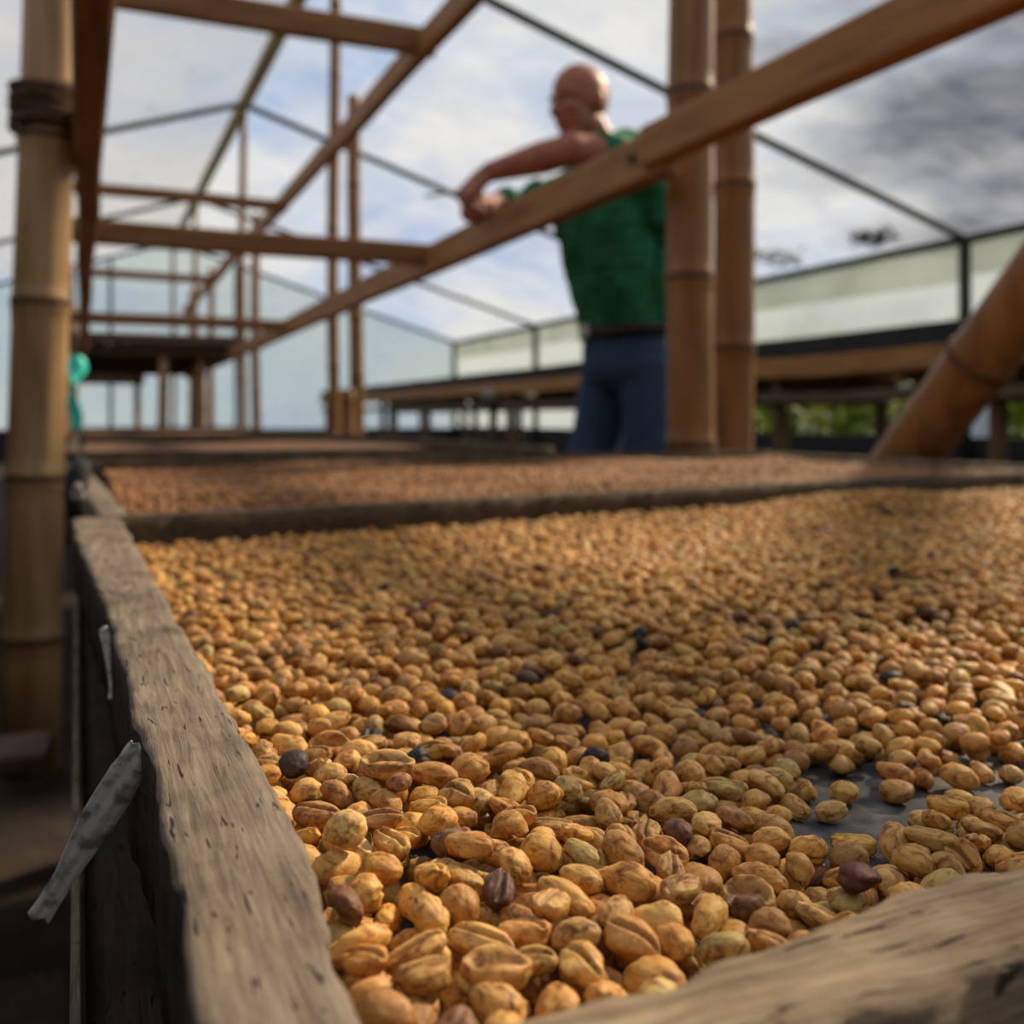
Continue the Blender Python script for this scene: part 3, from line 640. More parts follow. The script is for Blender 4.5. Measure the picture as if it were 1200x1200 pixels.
# ------------------------------------------------------------------ the man leaning on the rail
def blob(bm, c, r, rot=None, sub=2):
    c = Vector(c); r = r if hasattr(r, '__len__') else (r, r, r)
    bmesh.ops.create_icosphere(bm, subdivisions=sub, radius=1, matrix=Matrix.Translation(c) @ (rot.to_matrix().to_4x4() if rot else Matrix()) @ Matrix.Diagonal((*r, 1)))
def limb(bm, pts, rads, k=.35):
    pts = [Vector(p) for p in pts]
    for (a, ra), (b, rb_) in zip(zip(pts, rads), zip(pts[1:], rads[1:])):
        n = max(2, int((b-a).length/(min(ra, rb_)*k)))
        for i in range(n+1): blob(bm, a.lerp(b, i/n), ra+(rb_-ra)*i/n)
def stack(bm, rows, n=5):
    for (c0, r0), (c1, r1) in zip(rows, rows[1:]):
        for i in range(n+1):
            f = i/n; blob(bm, Vector(c0).lerp(Vector(c1), f), [a+(b-a)*f for a, b in zip(r0, r1)], sub=3)
def remeshed(name, bm, vox, mat, parent, fold=0, fs=9, smooth=4):
    me = bpy.data.meshes.new(name+'_raw'); bm.to_mesh(me); bm.free(); o = bpy.data.objects.new(name+'_raw', me); COL.objects.link(o)
    m_ = o.modifiers.new('r', 'REMESH'); m_.mode = 'VOXEL'; m_.voxel_size = vox
    s_ = o.modifiers.new('s', 'SMOOTH'); s_.factor = .5; s_.iterations = smooth
    dg = bpy.context.evaluated_depsgraph_get(); me2 = bpy.data.meshes.new_from_object(o.evaluated_get(dg))
    bpy.data.objects.remove(o); bpy.data.meshes.remove(me); me2.name = name
    if fold:
        for v in me2.vertices:
            q = v.co; w = noise.noise(Vector((q.x*fs, q.y*fs, q.z*fs*.35)))+.5*noise.noise(Vector((q.x*fs*2.3, q.y*fs*2.3, q.z*fs*1.1)))
            v.co = q + v.normal*fold*w
    return obj(name, me2, mat, parent, smooth=True)
man = tag(empty('person', (1.55, 2.84, 0)), 'bald man in green polo shirt and dark jeans leaning his forearms on the rail', 'person')
CH, WA = Vector((1.485, 2.84, 1.36)), Vector((1.565, 2.835, 1.0))
body = bmesh.new()
# trunk and legs
stack(body, [((1.575, 2.835, .93), (.115, .155, .10)), ((1.55, 2.835, 1.08), (.115, .145, .09)), ((1.495, 2.84, 1.32), (.11, .165, .12)), ((1.505, 2.84, 1.46), (.075, .13, .06))])
for s, hx, fx in ((-1, 1.60, 1.63), (1, 1.565, 1.43)):
    limb(body, [(hx, 2.835+s*.085, .90), (hx-.02+.5*(fx-hx), 2.835+s*.10, .50), (fx+.02, 2.835+s*.105, .10)], [.085, .058, .042])
    limb(body, [(fx+.02, 2.835+s*.105, .06), (fx-.10, 2.835+s*.12, .04)], [.040, .030])
# neck and head (looking to -X, a little towards the bed)
HC = Vector((1.405, 2.835, 1.672))
limb(body, [(1.51, 2.84, 1.49), (1.475, 2.84, 1.55), (1.445, 2.838, 1.60)], [.070, .060, .056])
hr = Euler((0, R(-8), R(14)))
def H(x, y, z): return HC+hr.to_matrix()@Vector((x, y, z))
blob(body, H(.012, 0, .025), (.098, .077, .095), hr, 3)        # cranium
blob(body, H(-.028, 0, -.035), (.062, .060, .075), hr, 3)      # face
blob(body, H(-.040, 0, -.090), (.042, .042, .030), hr)         # chin and jaw
blob(body, H(.010, 0, -.062), (.060, .062, .040), hr)          # jaw angle
blob(body, H(-.072, 0, .012), (.020, .052, .013), hr)          # brow
limb(body, [H(-.086, 0, .002), H(-.106, 0, -.030)], [.009, .014])   # nose
blob(body, H(-.100, .010, -.034), .009, hr); blob(body, H(-.100, -.010, -.034), .009, hr)
for s in (-1, 1):
    blob(body, H(-.068, s*.036, -.022), (.020, .020, .016), hr)    # cheeks
    blob(body, H(.022, s*.079, -.012), (.019, .009, .033), Euler((0, R(12), hr.z+s*R(-22))))   # ears
    blob(body, H(.018, s*.078, -.036), (.010, .007, .012), hr)
blob(body, H(-.084, 0, -.062), (.012, .024, .006), hr); blob(body, H(-.082, 0, -.074), (.012, .021, .006), hr)  # lips
# arms: left arm over the rail, wrist drooping; right forearm resting on the rail
LS, LE, LW = Vector((1.515, 2.655, 1.475)), Vector((1.275, 2.615, 1.462)), Vector((1.075, 2.745, 1.408))
RS, RE, RW = Vector((1.515, 3.025, 1.465)), Vector((1.315, 3.085, 1.392)), Vector((1.135, 2.975, 1.368))
limb(body, [LS, LE], [.060, .046]); limb(body, [LE, LE.lerp(LW, .35), LW], [.048, .050, .031])
limb(body, [RS, RE], [.060, .046]); limb(body, [RE, RE.lerp(RW, .35), RW], [.044, .043, .028])
def hand(wr, d, up, spread, curl, hs=1.15):
    """palm with five separate bent fingers; d = pointing direction, up = back of the hand"""
    d = d.normalized(); up = (up-d*up.dot(d)).normalized(); s = d.cross(up)*spread
    q = Matrix((d, s*spread if False else s, up)).transposed()
    for k in (-1.5, -.5, .5, 1.5): limb(body, [wr+d*.004+s*k*.010, wr+d*.082+s*k*.0185], [.019, .016], .5)
    for k, ln in zip((-1.5, -.5, .5, 1.5), (.062, .078, .084, .074)):
        p = wr+d*.084+s*k*.0205; a = 0; dd = d.copy(); r_ = .0092
        pts = [p]
        for seg_, fr_ in enumerate((.45, .32, .23)):
            a += curl[seg_]; dd = d*math.cos(a)-up*math.sin(a); p = p+dd*ln*fr_; pts.append(p)
        limb(body, pts, [.0112, .0104, .0096, .0084], .5)
    b = wr+d*.022+s*.028; limb(body, [b, b+d*.028+s*.022-up*.012, b+d*.052+s*.020-up*.030, b+d*.070+s*.010-up*.038], [.015, .0125, .0105, .0088], .5)
dl = Vector((-.62, .30, -.72)); hand(LW+Vector((-.010, .006, -.004)), dl, Vector((-.7, -.45, .55)), 1, (.9, 1.1, .7))
drr = Vector((-.70, -.55, -.10)); hand(RW+Vector((.03, .02, .0)), drr, Vector((-.1, 0, 1)), -1, (.8, 1.0, .7))
remeshed('body', body, .0052, M['skin'], man, smooth=3)
# eyes
for s in (-1, 1):
    bm = bmesh.new(); blob(bm, H(-.078, s*.030, -.006), (.009, .010, .006), hr); obj('eye', bm, M['eye'], man, True)
    bm = bmesh.new(); limb(bm, [H(-.090, s*.014, .016), H(-.084, s*.034, .020), H(-.070, s*.050, .012)], [.004, .0045, .003]); obj('eyebrow', bm, M['trunk'], man, True)
# shirt: trunk, short sleeves, collar
sb = bmesh.new()
stack(sb, [((1.568, 2.835, .985), (.135, .170, .045)), ((1.535, 2.835, 1.12), (.148, .172, .08)), ((1.490, 2.84, 1.33), (.135, .188, .12)), ((1.508, 2.84, 1.465), (.095, .155, .055))])
limb(sb, [LS+Vector((.01, .03, .0)), LS.lerp(LE, .55)], [.078, .068])
limb(sb, [LS+Vector((.02, .02, -.06)), LS.lerp(LE, .35)+Vector((0, 0, -.045))], [.085, .050])
limb(sb, [RS+Vector((.01, -.03, 0)), RS.lerp(RE, .80), RS.lerp(RE, 1.05)], [.078, .066, .060])
limb(sb, [RE, RE.lerp(RW, .35)], [.056, .052])
blob(sb, (1.62, 2.80, 1.32), (.08, .15, .16), None, 3); blob(sb, (1.63, 2.72, 1.10), (.07, .10, .12), None, 3); limb(sb, [LS+Vector((.03, .02, -.02)), LS+Vector((.09, .0, -.16))], [.075, .05])
remeshed('polo_shirt', sb, .009, M['shirt'], man, fold=.034, fs=8.5, smooth=3)
cb = bmesh.new(); ring = []
for i in range(24):
    a = 2*math.pi*i/24; c = Vector((1.495, 2.84, 1.528)); q = Vector((math.cos(a)*.072, math.sin(a)*.076, .016*math.cos(a)))
    ring.append([cb.verts.new(c+q*f+Vector((0, 0, z))) for f, z in ((1.0, .022), (1.20, -.010), (1.32, -.028), (1.05, -.018))])
for i in range(24):
    for k in range(4): cb.faces.new((ring[i][k], ring[(i+1) % 24][k], ring[(i+1) % 24][(k+1) % 4], ring[i][(k+1) % 4]))
bmesh.ops.recalc_face_normals(cb, faces=cb.faces); obj('collar', cb, M['shirt'], man, True)
# belt, buckle
def band(c, rx, ry, h, tilt):
    bm = bmesh.new(); rg = []
    for i in range(40):
        a = 2*math.pi*i/40; x, y = math.cos(a), math.sin(a)
        rg.append([bm.verts.new(Vector(c)+Vector((x*(rx+o), y*(ry+o), z+tilt*x))) for o, z in ((0, -h/2), (.007, -h/2), (.007, h/2), (0, h/2))])
    for i in range(40):
        for k in range(4): bm.faces.new((rg[i][k], rg[(i+1) % 40][k], rg[(i+1) % 40][(k+1) % 4], rg[i][(k+1) % 4]))
    bmesh.ops.recalc_face_normals(bm, faces=bm.faces); return bm
obj('belt', band((1.572, 2.835, .972), .134, .172, .036, .01), M['leather'], man, True)
obj('buckle', box((1.424, 2.812, .95), (1.432, 2.858, .99), .003), M['metal'], man)
jb = bmesh.new()
stack(jb, [((1.575, 2.835, .955), (.130, .168, .035)), ((1.58, 2.835, .86), (.138, .175, .09))])
for s, hx, fx in ((-1, 1.60, 1.63), (1, 1.565, 1.43)):
    limb(jb, [(hx, 2.835+s*.088, .86), (hx-.02+.5*(fx-hx), 2.835+s*.10, .50), (fx+.02, 2.835+s*.105, .09)], [.098, .078, .066])
remeshed('jeans', jb, .011, M['jeans'], man, fold=.009, fs=11)
for s, fx in ((-1, 1.63), (1, 1.43)):
    hb = bmesh.new(); y = 2.835+s*.108
    limb(hb, [(fx+.05, y, .058), (fx-.02, y+s*.004, .060), (fx-.11, y+s*.012, .045), (fx-.16, y+s*.014, .038)], [.046, .045, .040, .034])
    for v in hb.verts: v.co.z = max(v.co.z, .004)
    remeshed('shoe', hb, .008, M['leather'], man)
pn = tag(obj('thin_stick', tube([P(566, 226, 2.985), P(530, 225, 2.96), P(498, 230, 2.93)], [.0055, .0055, .004], 8), M['bamboo_pale'], smooth=True), 'thin stick held out in the leaning hand', 'stick')

# ------------------------------------------------------------------ coffee beans
LEN, WID, THK = .0103, .0077, .0062
def unit_dirs(sub):
    if sub >= 0:
        bm = bmesh.new(); bmesh.ops.create_icosphere(bm, subdivisions=sub, radius=1)
        v = np.array([x.co[:] for x in bm.verts]); f = np.array([[q.index for q in x.verts] for x in bm.faces]); bm.free(); return v, f
def low_dirs(seg, rings):
    v = [(0, 0, 1)]; f = []
    for j in range(1, rings):
        for i in range(seg):
            a, b = math.pi*j/rings, 2*math.pi*i/seg; v.append((math.sin(a)*math.cos(b), math.sin(a)*math.sin(b), math.cos(a)))
    v.append((0, 0, -1)); n = len(v)-1
    for i in range(seg):
        k = (i+1) % seg; f.append((0, 1+i, 1+k)); f.append((n, 1+(rings-2)*seg+k, 1+(rings-2)*seg+i))
        for j in range(rings-2):
            a, b, c, d = 1+j*seg+i, 1+j*seg+k, 1+(j+1)*seg+k, 1+(j+1)*seg+i; f += [(a, d, c), (a, c, b)]
    return np.array(v), np.array(f)
def shape(v, kind, rng):
    """v: unit sphere directions -> bean of length, width, thickness 1 (half axes 1), and crease mask. kinds: 0 flat-faced, 1 rounded, 2 shell, 3 long, 4 angular"""
    x, y, z = v[:, 0].copy(), v[:, 1].copy(), v[:, 2].copy(); cre = np.zeros(len(v))
    p1, p2, p3 = rng.uniform(0, 6, 3)
    if kind in (0, 3, 4):
        zn = np.where(z < 0, -np.abs(z)**.55*.62, z*1.12)
        wob = y-.10*np.sin(x*3+p1)
        ends = np.clip((1.02-np.abs(x))*4, 0, 1)
        g = np.exp(-(wob/.13)**2)*ends*(z < -.1)
        zn = zn+g*.42; cre = g
        lip = np.exp(-((np.abs(wob)-.30)/.16)**2)*ends*(z < -.1); zn = zn-lip*.10
        z = zn
    elif kind == 1:
        g = np.exp(-((y-.08*np.sin(x*3+p1))/.09)**2)*(z < -.2)*np.clip((.95-np.abs(x))*4, 0, 1); z = np.where(z < 0, z*.95, z)+g*.22; cre = g*.8
        y = y*1.05
    elif kind == 2:
        g = np.exp(-(y/.42)**2)*np.clip((.98-np.abs(x))*2.5, 0, 1)*(z < -.05); z = np.where(z < 0, -np.abs(z)**.6*.8, z*1.1)+g*.85; cre = g*.55
    lump = .05*np.sin(x*2.7+p1)*np.cos(y*3.1+p2)+.035*np.sin(z*4+x*3.3+p3)
    amp = 2.2 if kind == 4 else 1.0
    x = x*(1+lump*amp); y = y*(1-.16*x*np.sin(p2))*(1+lump*amp); z = z*(1+lump*.6*amp)+.05*math.sin(p3)*x*x
    if kind == 3: x = x*1.0; y = y*.93; z = z+.16*x*x*math.sin(p1)
    return np.stack([x, y, z], 1), cre
KINDS_ = [0, 0, 0, 0, 1, 1, 1, 0, 3, 3, 4, 2, 0, 1, 4, 0]
def variants(v): return [shape(v, k, np.random.RandomState(100+i)) for i, k in enumerate(KINDS_)]
PAL = np.array([(.66, .375, .115), (.62, .335, .095), (.72, .44, .155), (.55, .29, .085), (.68, .36, .09), (.64, .40, .15), (.72, .42, .11), (.54, .32, .115), (.66, .34, .11), (.62, .37, .13)])
def tint(rng):
    q = rng.rand()
    if q < .010: c = np.array((.035, .028, .034))
    elif q < .035: c = np.array((.20, .095, .05))
    elif q < .15: c = np.array((.40, .21, .08))
    elif q < .22: c = np.array((.52, .38, .15))
    else: c = PAL[rng.randint(len(PAL))]
    return np.clip(c*rng.uniform(.80, 1.14)*np.array((1, .97, .84)), 0, .9)
# templates: size + attitude, with their lower and upper surfaces on a 1 mm grid
G = .001; rng = np.random.RandomState(5); TPL = []
def euler_m(a, b, c): return np.array(Euler((a, b, c)).to_matrix())
def make_tpl(L_, W_, T_, rot, var):
    D = np.diag([4/L_**2, 4/W_**2, 4/T_**2]); Q = rot@D@rot.T
    Qi = np.linalg.inv(Q); hx, hy = math.sqrt(Qi[0, 0]), math.sqrt(Qi[1, 1]); nx, ny = int(hx/G)+1, int(hy/G)+1
    X, Y = np.meshgrid(np.arange(-nx, nx+1)*G, np.arange(-ny, ny+1)*G, indexing='ij')
    a = Q[2, 2]; b = 2*(Q[0, 2]*X+Q[1, 2]*Y); c = Q[0, 0]*X*X+2*Q[0, 1]*X*Y+Q[1, 1]*Y*Y-1; disc = b*b-4*a*c; ok = disc > 0
    sq = np.sqrt(np.where(ok, disc, 0)); lo = np.where(ok, (-b-sq)/(2*a), 9.); hi = np.where(ok, (-b+sq)/(2*a), -9.)
    return dict(s=(L_, W_, T_), rot=rot, var=var, nx=nx, ny=ny, lo=lo, hi=hi, up=math.sqrt(Qi[2, 2]))
for i in range(520):
    s = rng.normal(1, .085); var = rng.randint(len(KINDS_)); k = KINDS_[var]
    L_, W_, T_ = LEN*s*rng.uniform(.92, 1.12), WID*s*rng.uniform(.92, 1.08), THK*s*rng.uniform(.9, 1.12)
    if k == 3: L_ *= 1.18; W_ *= .88
    if k == 1: T_ *= 1.12; L_ *= .93
    if k == 2: L_ *= 1.12; W_ *= 1.12
    q = rng.rand(); flip = 0 if q < .50 else (math.pi if q < .82 else rng.uniform(.6, 2.4))
    if k == 2: flip = math.pi+rng.uniform(-.4, .4)
    TPL.append(make_tpl(L_, W_, T_, euler_m(0, 0, rng.uniform(0, 6.283))@euler_m(flip+rng.normal(0, .26), rng.normal(0, .26), 0), var))
X0, Y0 = XL-.002, .120
GX, GY = int((XT+.004-X0)/G), int((back_y(XT)+.004-Y0)/G)
xs = X0+np.arange(GX)*G; ys = Y0+np.arange(GY)*G; XX, YY = np.meshgrid(xs, ys, indexing='ij')
HF = np.full((GX, GY), NET, float)
# outside the boards nothing may lie
lim_lo = np.interp(ys, YS, HI)+.0005
wall = (XX < lim_lo[None, :]) | (YY < front_y(XX)+.0015) | (XX > XT) | (YY > back_y(XX)-.002)
# how high the beans are heaped
def sm(x, a, b): t = np.clip((x-a)/(b-a), 0, 1); return t*t*(3-2*t)
w2 = lambda X, Y: np.sin(X*23+1.1)*np.cos(Y*19+.4)*.5+np.sin(X*9-Y*13)*.5
deep = NET+.0165-.007*sm(YY, .45, .85)+.0022*w2(XX, YY)+.006*(1-sm(XX, .05, .16))*(1-sm(YY, .2, .5)) - .004*sm(XX, .10, .24)*(1-sm(YY, .30, .42)) + .021*np.exp(-((XX-.86)/.16)**2-((YY-.90)/.12)**2)-.003*sm(XX-YY*.75, .12, .3)-.004*np.exp(-((XX-.17)/.06)**2-((YY-.175)/.035)**2)
deep = np.minimum(deep, ZT+.006+.012*sm(YY, .6, .9))
# places where the netting lies bare, outlined on the tray
def poly_mask(pts):
    ins = np.zeros(XX.shape, bool); n = len(pts)
    for i in range(n):
        (x0, y0), (x1, y1) = pts[i], pts[(i+1) % n]
        if y0 == y1: continue
        c = (y0 > YY) != (y1 > YY); ins ^= c & (XX < (x1-x0)*(YY-y0)/(y1-y0)+x0)
    return ins
def px_poly(pp): return [tuple(PZ(a, b, NET)[:2]) for a, b in pp]
bare = poly_mask(px_poly([(905, 978), (955, 915), (1030, 905), (1040, 930), (1085, 930), (1100, 905), (1300, 885), (1300, 962), (1190, 966), (1110, 976), (1060, 990), (1050, 1022), (985, 1034), (935, 1012)]))
bare |= poly_mask(px_poly([(1035, 752), (1060, 742), (1098, 738), (1102, 748), (1070, 758)]))
bare |= poly_mask(px_poly([(1030, 696), (1060, 688), (1120, 686), (1135, 692), (1085, 700), (1040, 702)]))
bare |= poly_mask(px_poly([(830, 690), (850, 688), (856, 694), (836, 697)]))
deep = np.maximum(deep, NET+.0115)
deep = np.where(bare, NET-.01, deep)
BEANS = []          # template, x, y, z, forced colour
def drop(i, j, t, force=False, limit=True):
    nx, ny = t['nx'], t['ny']
    if i-nx < 0 or j-ny < 0 or i+nx+1 > GX or j+ny+1 > GY: return None
    if wall[i-nx:i+nx+1, j-ny:j+ny+1][t['lo'] < 5].any(): return None
    win = HF[i-nx:i+nx+1, j-ny:j+ny+1]
    return float((win-t['lo']).max())
def settle(i, j, t, z, col=None):
    nx, ny = t['nx'], t['ny']; sl = (slice(i-nx, i+nx+1), slice(j-ny, j+ny+1))
    HF[sl] = np.maximum(HF[sl], t['hi']+z); BEANS.append((t, xs[i], ys[j], z, col, i, j))
def place_px(px, py, t, col=None):
    p = PZ(px, py, NET+.003); i, j = int((p.x-X0)/G), int((p.y-Y0)/G); z = drop(i, j, t)
    if z is not None and z-t['up'] < NET+.0012: settle(i, j, t, z, PAL[int(px) % 10] if col is None else col)
flat = [t for t in TPL if KINDS_[t['var']] in (0, 1) and t['rot'][2, 2] > .9]; upf = [t for t in TPL if KINDS_[t['var']] == 0 and t['rot'][2, 2] < -.93]
iso = make_tpl(.0118, .0082, .0058, euler_m(0, 0, -.75)@euler_m(math.pi-.10, .0, 0), 2)
place_px(1001, 986, iso, (.72, .44, .10))
for k, (a, b) in enumerate([(1053, 928), (1126, 936), (1124, 914), (1095, 912), (1078, 912), (1050, 992), (1075, 1000), (1092, 968), (1115, 965), (1138, 968), (975, 950), (990, 930), (940, 925), (1160, 978), (1195, 975), (930, 945), (1060, 903), (1150, 905), (1185, 908), (1180, 990)]):
    place_px(a, b, flat[k*3 % len(flat)])
shell = make_tpl(.0145, .0100, .0078, euler_m(0, 0, -.25)@euler_m(math.pi+.15, .05, 0), 11)
def place_top(px, py, t, col):
    d_ = .2
    for _ in range(6):
        p = P(px, py, d_); i, j = int((p.x-X0)/G), int((p.y-Y0)/G); h = HF[i, j]; d_ = (h+.003-CAMZ)*1200/(HOR-py)
    z = drop(i, j, t)
    if z is not None: settle(i, j, t, z, col)
TOPS = [(455, 985, shell, (.62, .38, .13)), (470, 968, make_tpl(.0068, .0050, .0045, euler_m(0, 0, .5), 4), (.36, .17, .07)), (1003, 1027, make_tpl(.0105, .0085, .0050, euler_m(0, 0, .3), 14), (.10, .025, .012)),
        (410, 1006, make_tpl(.0088, .0080, .0078, euler_m(0, 0, .3), 4), (.68, .46, .17))]
N_TRY = 78000; cnt = 0
ri = rng.randint(0, GX, N_TRY); rj = (rng.rand(N_TRY)**1.15*GY).astype(int); rt = rng.randint(0, len(TPL), N_TRY)
for a in range(N_TRY):
    i, j = int(ri[a]), int(rj[a]); x, y = xs[i], ys[min(j, GY-1)]
    if x > y*1.30+.10 and a % 5: continue
    dp = deep[i, min(j, GY-1)]
    if dp < NET: continue
    t = TPL[rt[a]]; best = None
    for c in range(5):
        ii, jj = (i, j) if c == 0 else (i+rng.randint(-4, 5), j+rng.randint(-4, 5))
        z = drop(ii, jj, t)
        if z is not None and (best is None or z < best[0]): best = (z, ii, jj)
    if best is None or best[0]+t['up']*.9 > dp: continue
    ii, jj = best[1], best[2]
    if bare[ii, jj]: continue
    settle(ii, jj, t, best[0])
print('beans', len(BEANS))
for q in TOPS: place_top(*q)
# what shows: beans whose top is at the final surface
info = []
for n, (t, x, y, z, col, i, j) in enumerate(BEANS):
    px, py, d = PIX(x, y, z); vis = HF[i, j] <= z+t['hi'][t['nx'], t['ny']]+.0012 and -25 < px < 1225 and py < 1225
    info.append((d, px, py, vis))
# the front board hides what lies close behind it
for n, (d, px, py, vis) in enumerate(info):
    if vis:
        x, y, z = BEANS[n][1:4]; f = .126/(y-.083*(x-.04))
        if (CAMZ-.0)+(z+.004-CAMZ)*f < ZT-.0002 and x*f > .035: info[n] = (d, px, py, False)
order = sorted([n for n in range(len(BEANS)) if info[n][3]], key=lambda n: info[n][0])
hero = set(order[:300])
specials = [  # pixel, label, colour
    (1001, 986, 'golden oval bean lying alone on the bare dark netting', (.74, .45, .10)),
    (708, 885, 'small blue-black bean among tan ones at mid tray', (.022, .022, .034)),
    (500, 897, 'blackish bean right of another black one, mid tray', (.026, .022, .026)),
    (426, 877, 'dark slate bean under a curled tan bean, nearer the left board', (.035, .03, .034)),
    (345, 888, 'very dark brown bean close to the left board', (.045, .028, .026)),
    (610, 1000, 'brown split bean with a black broken top', (.26, .13, .05)),
    (664, 1044, 'reddish brown bean with a rough face, right of the split one', (.22, .085, .045)),
    (574, 1048, 'smooth purplish brown bean left of the reddish one', (.13, .062, .045)),
    (1003, 1027, 'dark red-brown star-shaped bean fragment below the lone bean', (.11, .03, .015)),
    (714, 1108, 'brown spotted bean close to the front board', (.38, .19, .075)),
    (410, 1008, 'large smooth round pale tan bean, left of the shell bean', (.68, .46, .17)),
    (521, 1000, 'mottled dark brown bean left of centre near the front', (.22, .12, .07)),
    (771, 955, 'amber glossy bean at the middle of the near heap', (.66, .30, .03)),
    (541, 1078, 'round flat-faced pale bean with a wrinkled face', (.68, .44, .18)),
    (481, 1100, 'pale yellow bean with a sharp crease, beside the wrinkled one', (.76, .55, .22)),
    (586, 772, 'dark brown bean farther back left of the tray middle', (.06, .035, .028)),
    (622, 798, 'grey-brown bean just in front of a darker one, mid tray', (.10, .07, .05)),
]
picked = {}
for px, py, lab, c in specials:
    cand = [n for n in order[:3500] if n not in picked]
    n = min(cand, key=lambda n: (info[n][1]-px)**2+(info[n][2]-py)**2); picked[n] = (lab, c)
hero = list(hero | set(picked)); hero = sorted(hero, key=lambda n: info[n][0])
plain = [n for n in hero if n not in picked]; drop_ = set(plain[max(0, 300-len(picked)):]); hero = [n for n in hero if n not in drop_]; hs = set(hero)
# individual beans share sixteen meshes
hv, hf = unit_dirs(4); HM = []
nzs = [noise.noise(Vector(v)*2.3) for v in hv]
for i, k in enumerate(KINDS_):
    v, cre = shape(hv, k, np.random.RandomState(100+i))
    w = np.array([noise.noise(Vector(q)*(3.1 if k != 4 else 2.2)+Vector((i*5., 0, 0))) for q in hv]); w2_ = np.array([noise.noise(Vector((q[0]*4, q[1]*13, q[2]*13))+Vector((i*3., 1, 0))) for q in hv])
    v = v*(1+.075*w+.035*w2_)[:, None]
    me = bpy.data.meshes.new('bean_mesh'); me.from_pydata(v.tolist(), [], hf.tolist()); me.polygons.foreach_set('use_smooth', [True]*len(me.polygons))
    at = me.attributes.new('crease', 'FLOAT', 'POINT'); at.data.foreach_set('value', np.clip(cre, 0, 1).astype(np.float32)); me.materials.append(M['bean']); HM.append(me)
# the bean noise works in metres: per-object scale is undone in its material copy
star = None
def short(l):
    return l if len(l.split()) <= 16 else l.replace('round side up', 'round-backed').replace('pale golden', 'pale')
def bean_object(n):
    t, x, y, z, col, i, j = BEANS[n]; L_, W_, T_ = t['s']; o = bpy.data.objects.new('coffee_bean', HM[t['var']]); COL.objects.link(o)
    rot = Matrix(t['rot'].tolist()).to_4x4(); o.matrix_world = Matrix.Translation((x, y, z)) @ rot @ Matrix.Diagonal((L_/2, W_/2, T_/2, 1))
    c = TINTS[n]
    if n in picked:
        lab, c = picked[n]; tag(o, lab, 'bean', 'coffee beans nearest the viewer')
    else: tag(o, short(LABELS[n]), 'bean', 'coffee beans nearest the viewer')
    o.color = (*c, 1); return o
SHORT = ['the lone bean', 'the blue-black bean', 'the blackish bean', 'the slate bean', 'the leftmost blackish bean', 'the split bean', 'the reddish bean', 'the purplish bean',
         'the star-shaped fragment', 'the spotted bean', 'the big round bean', 'the mottled bean', 'the amber bean', 'the wrinkled bean', 'the pale creased bean', 'the far dark bean', 'the grey-brown bean']
LAB = {l: k for k, (_, _, l, _) in enumerate(specials)}
marks = [(n, SHORT[LAB[v[0]]]) for n, v in picked.items()]
NUM = ['right beside', 'one bean', 'two beans', 'three beans', 'four beans', 'five beans', 'six beans', 'seven beans', 'eight beans', 'nine beans', 'ten beans', 'eleven beans', 'twelve beans']
def describe(n, c):
    t, x, y, z = BEANS[n][:4]; k = KINDS_[t['var']]; up = -t['rot'][2, 2]
    v = c[0]/.64
    colw = 'dark brown' if c[0] < .27 else 'brown' if c[0] < .46 else 'olive tan' if c[2]/c[0] > .26 and c[1]/c[0] > .68 else 'pale golden' if c[0] > .70 else 'golden' if c[0] > .62 else 'tan'
    pose = 'on its edge' if abs(up) < .55 else ('crease up' if up > 0 else 'round side up')
    if k == 2: pose = 'hollow as shell'
    m = min(marks, key=lambda m: (BEANS[m[0]][1]-x)**2+(BEANS[m[0]][2]-y)**2)
    dx, dy = info[n][1]-info[m[0]][1], info[n][2]-info[m[0]][2]; d = math.hypot(BEANS[m[0]][1]-x, BEANS[m[0]][2]-y)/LEN
    ang = (math.degrees(math.atan2(-dy, dx))+360) % 360
    w = ['right of', 'behind right of', 'behind', 'behind left of', 'left of', 'in front left of', 'in front of', 'in front right of'][int((ang+22.5)//45) % 8]
    q = min(12, int(round(d)))
    return f"{colw} bean {pose}, {NUM[q]+' '+w if q else 'touching, '+w} {m[1]}"
TINTS = {n: (tint(rng) if BEANS[n][4] is None else np.array(BEANS[n][4])) for n in hero}
for n in TINTS:
    while TINTS[n][0] < .12 and n not in picked: TINTS[n] = tint(rng)
LABELS = {n: describe(n, TINTS[n]) for n in hero if n not in picked}
for l in [l for l in set(LABELS.values()) if list(LABELS.values()).count(l) > 1]:
    same = sorted([n for n in LABELS if LABELS[n] == l], key=lambda n: info[n][0])
    if len(l.split()) > 15: l = l.replace('pale golden', 'pale').replace('round side up', 'round-backed')
    for n, w in zip(same, ('nearer ', 'farther ') if len(same) == 2 else ('nearest ', 'middle ', 'farthest ', 'most distant ')): LABELS[n] = w+l
print('distinct', len(set(LABELS.values())), 'of', len(LABELS))
for n in hero: bean_object(n)
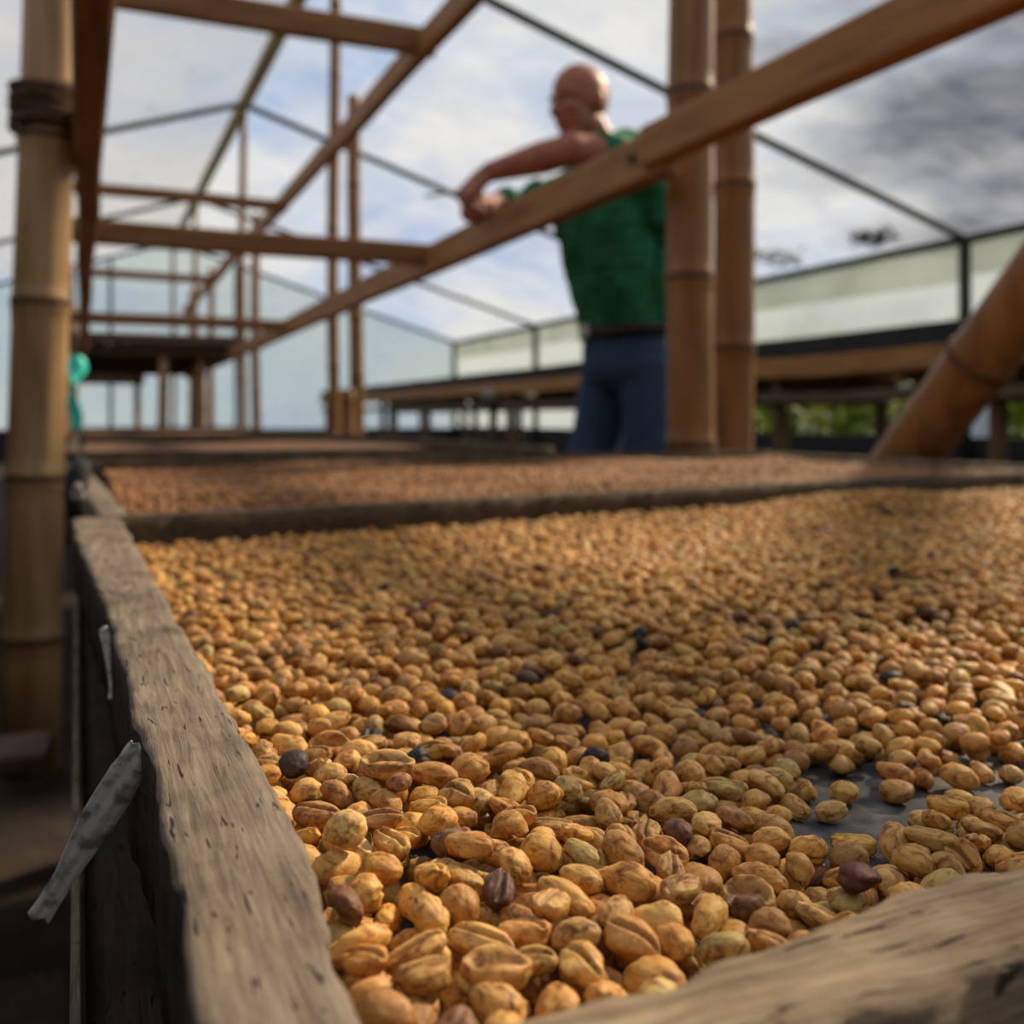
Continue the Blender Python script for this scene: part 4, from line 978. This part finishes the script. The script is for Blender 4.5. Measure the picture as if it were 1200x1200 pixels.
def mass(name, idx, dirs, label, z_sub=None):
    v0, f0 = dirs; V = variants(v0); nv, nf = len(v0), len(f0); N_ = len(idx)
    co = np.empty((N_, nv, 3), np.float32); ti = np.ones((N_, nv, 4), np.float32); cr = np.empty((N_, nv), np.float32)
    for k, (t, x, y, z, col) in enumerate(idx):
        v, c = V[t['var']]; co[k] = (v*np.array(t['s'])/2)@t['rot'].T+np.array((x, y, z)); ti[k, :, :3] = tint(rng) if col is None else col; cr[k] = np.clip(c, 0, 1)
    F = (f0[None]+(np.arange(N_)*nv)[:, None, None]).reshape(-1, 3).astype(np.int32)
    me = bpy.data.meshes.new(name); me.vertices.add(N_*nv); me.vertices.foreach_set('co', co.ravel()); nt_ = len(F)
    me.loops.add(nt_*3); me.loops.foreach_set('vertex_index', F.ravel()); me.polygons.add(nt_)
    me.polygons.foreach_set('loop_start', np.arange(nt_, dtype=np.int32)*3)
    me.polygons.foreach_set('use_smooth', np.ones(nt_, bool)); me.update(calc_edges=True)
    a = me.attributes.new('tint', 'FLOAT_COLOR', 'POINT'); a.data.foreach_set('color', ti.ravel())
    a = me.attributes.new('crease', 'FLOAT', 'POINT'); a.data.foreach_set('value', cr.ravel())
    me.materials.append(M['bean_many']); o = bpy.data.objects.new(name, me); COL.objects.link(o)
    tag(o, label, 'beans', kind='stuff'); return o
rest = [n for n in range(len(BEANS)) if n not in hs]
mid = [n for n in rest if info[n][0] < .46 and -60 < info[n][1] < 1260 and HF[BEANS[n][5], BEANS[n][6]] < BEANS[n][3]+.008]
ms = set(mid); far = [n for n in rest if n not in ms]
print('mid', len(mid), 'far', len(far))
mass('coffee_beans', [BEANS[n][:5] for n in mid], unit_dirs(2), 'golden tan coffee beans filling the middle of the nearest tray')
mass('coffee_beans', [BEANS[n][:5] for n in far], low_dirs(8, 5), 'golden tan coffee beans heaped at the back of the nearest tray')
# second and third tray: one loose layer over a heap
def layer(x0, x1, y0, y1f, zfun, step, label, red=1.0, scale=1.0):
    out = []; y = y0
    while y < y1f(0):
        x = x0
        while x < x1:
            xx, yy = x+rng.uniform(-.003, .003), y+rng.uniform(-.003, .003)
            if yy > (back_y(xx)+.045 if y0 < 2 else y0) : 
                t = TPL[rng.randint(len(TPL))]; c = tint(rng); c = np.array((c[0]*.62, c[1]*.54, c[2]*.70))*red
                t2_ = dict(t); t2_['s'] = tuple(q*scale for q in t['s']); out.append((t2_, xx, yy, zfun(xx, yy)+rng.uniform(-.002, .003), c))
            x += step*rng.uniform(.8, 1.2)
        y += step*.95
    return out
zf = lambda x, y: NET+.018+.004*math.sin(x*11+y*5)+.003*math.sin(y*17)
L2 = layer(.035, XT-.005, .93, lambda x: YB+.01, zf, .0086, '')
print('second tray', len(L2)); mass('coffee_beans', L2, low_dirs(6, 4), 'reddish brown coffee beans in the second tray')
def heap(x0, x1, y0, y1, zfun, label, col, skew=False):
    bm = bmesh.new(); nx, ny = 30, 40; g = []
    for j in range(ny+1):
        row = []
        for i in range(nx+1):
            x = x0+(x1-x0)*i/nx; ya = back_y(x)+.036 if skew else y0; y = ya+(y1-ya)*j/ny; row.append(bm.verts.new((x, y, zfun(x, y)-.003)))
        g.append(row)
    for j in range(ny):
        for i in range(nx): bm.faces.new((g[j][i], g[j][i+1], g[j+1][i+1], g[j+1][i]))
    o = obj('bean_layer', bm, col, smooth=True); tag(o, label, 'beans', kind='stuff'); return o
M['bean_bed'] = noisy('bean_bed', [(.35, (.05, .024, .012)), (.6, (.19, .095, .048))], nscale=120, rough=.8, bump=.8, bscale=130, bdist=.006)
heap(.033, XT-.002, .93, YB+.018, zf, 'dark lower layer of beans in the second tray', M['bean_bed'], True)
z3 = lambda x, y: NET+.012+.004*math.sin(x*9+y*3)
heap(-.005, 1.09, 2.44, 4.48, z3, 'brown beans spread thin in the third tray', M['bean_bed'])
heap(-.005, 1.09, 4.93, 8.56, z3, 'brown beans spread in the fourth tray', M['bean_bed'])
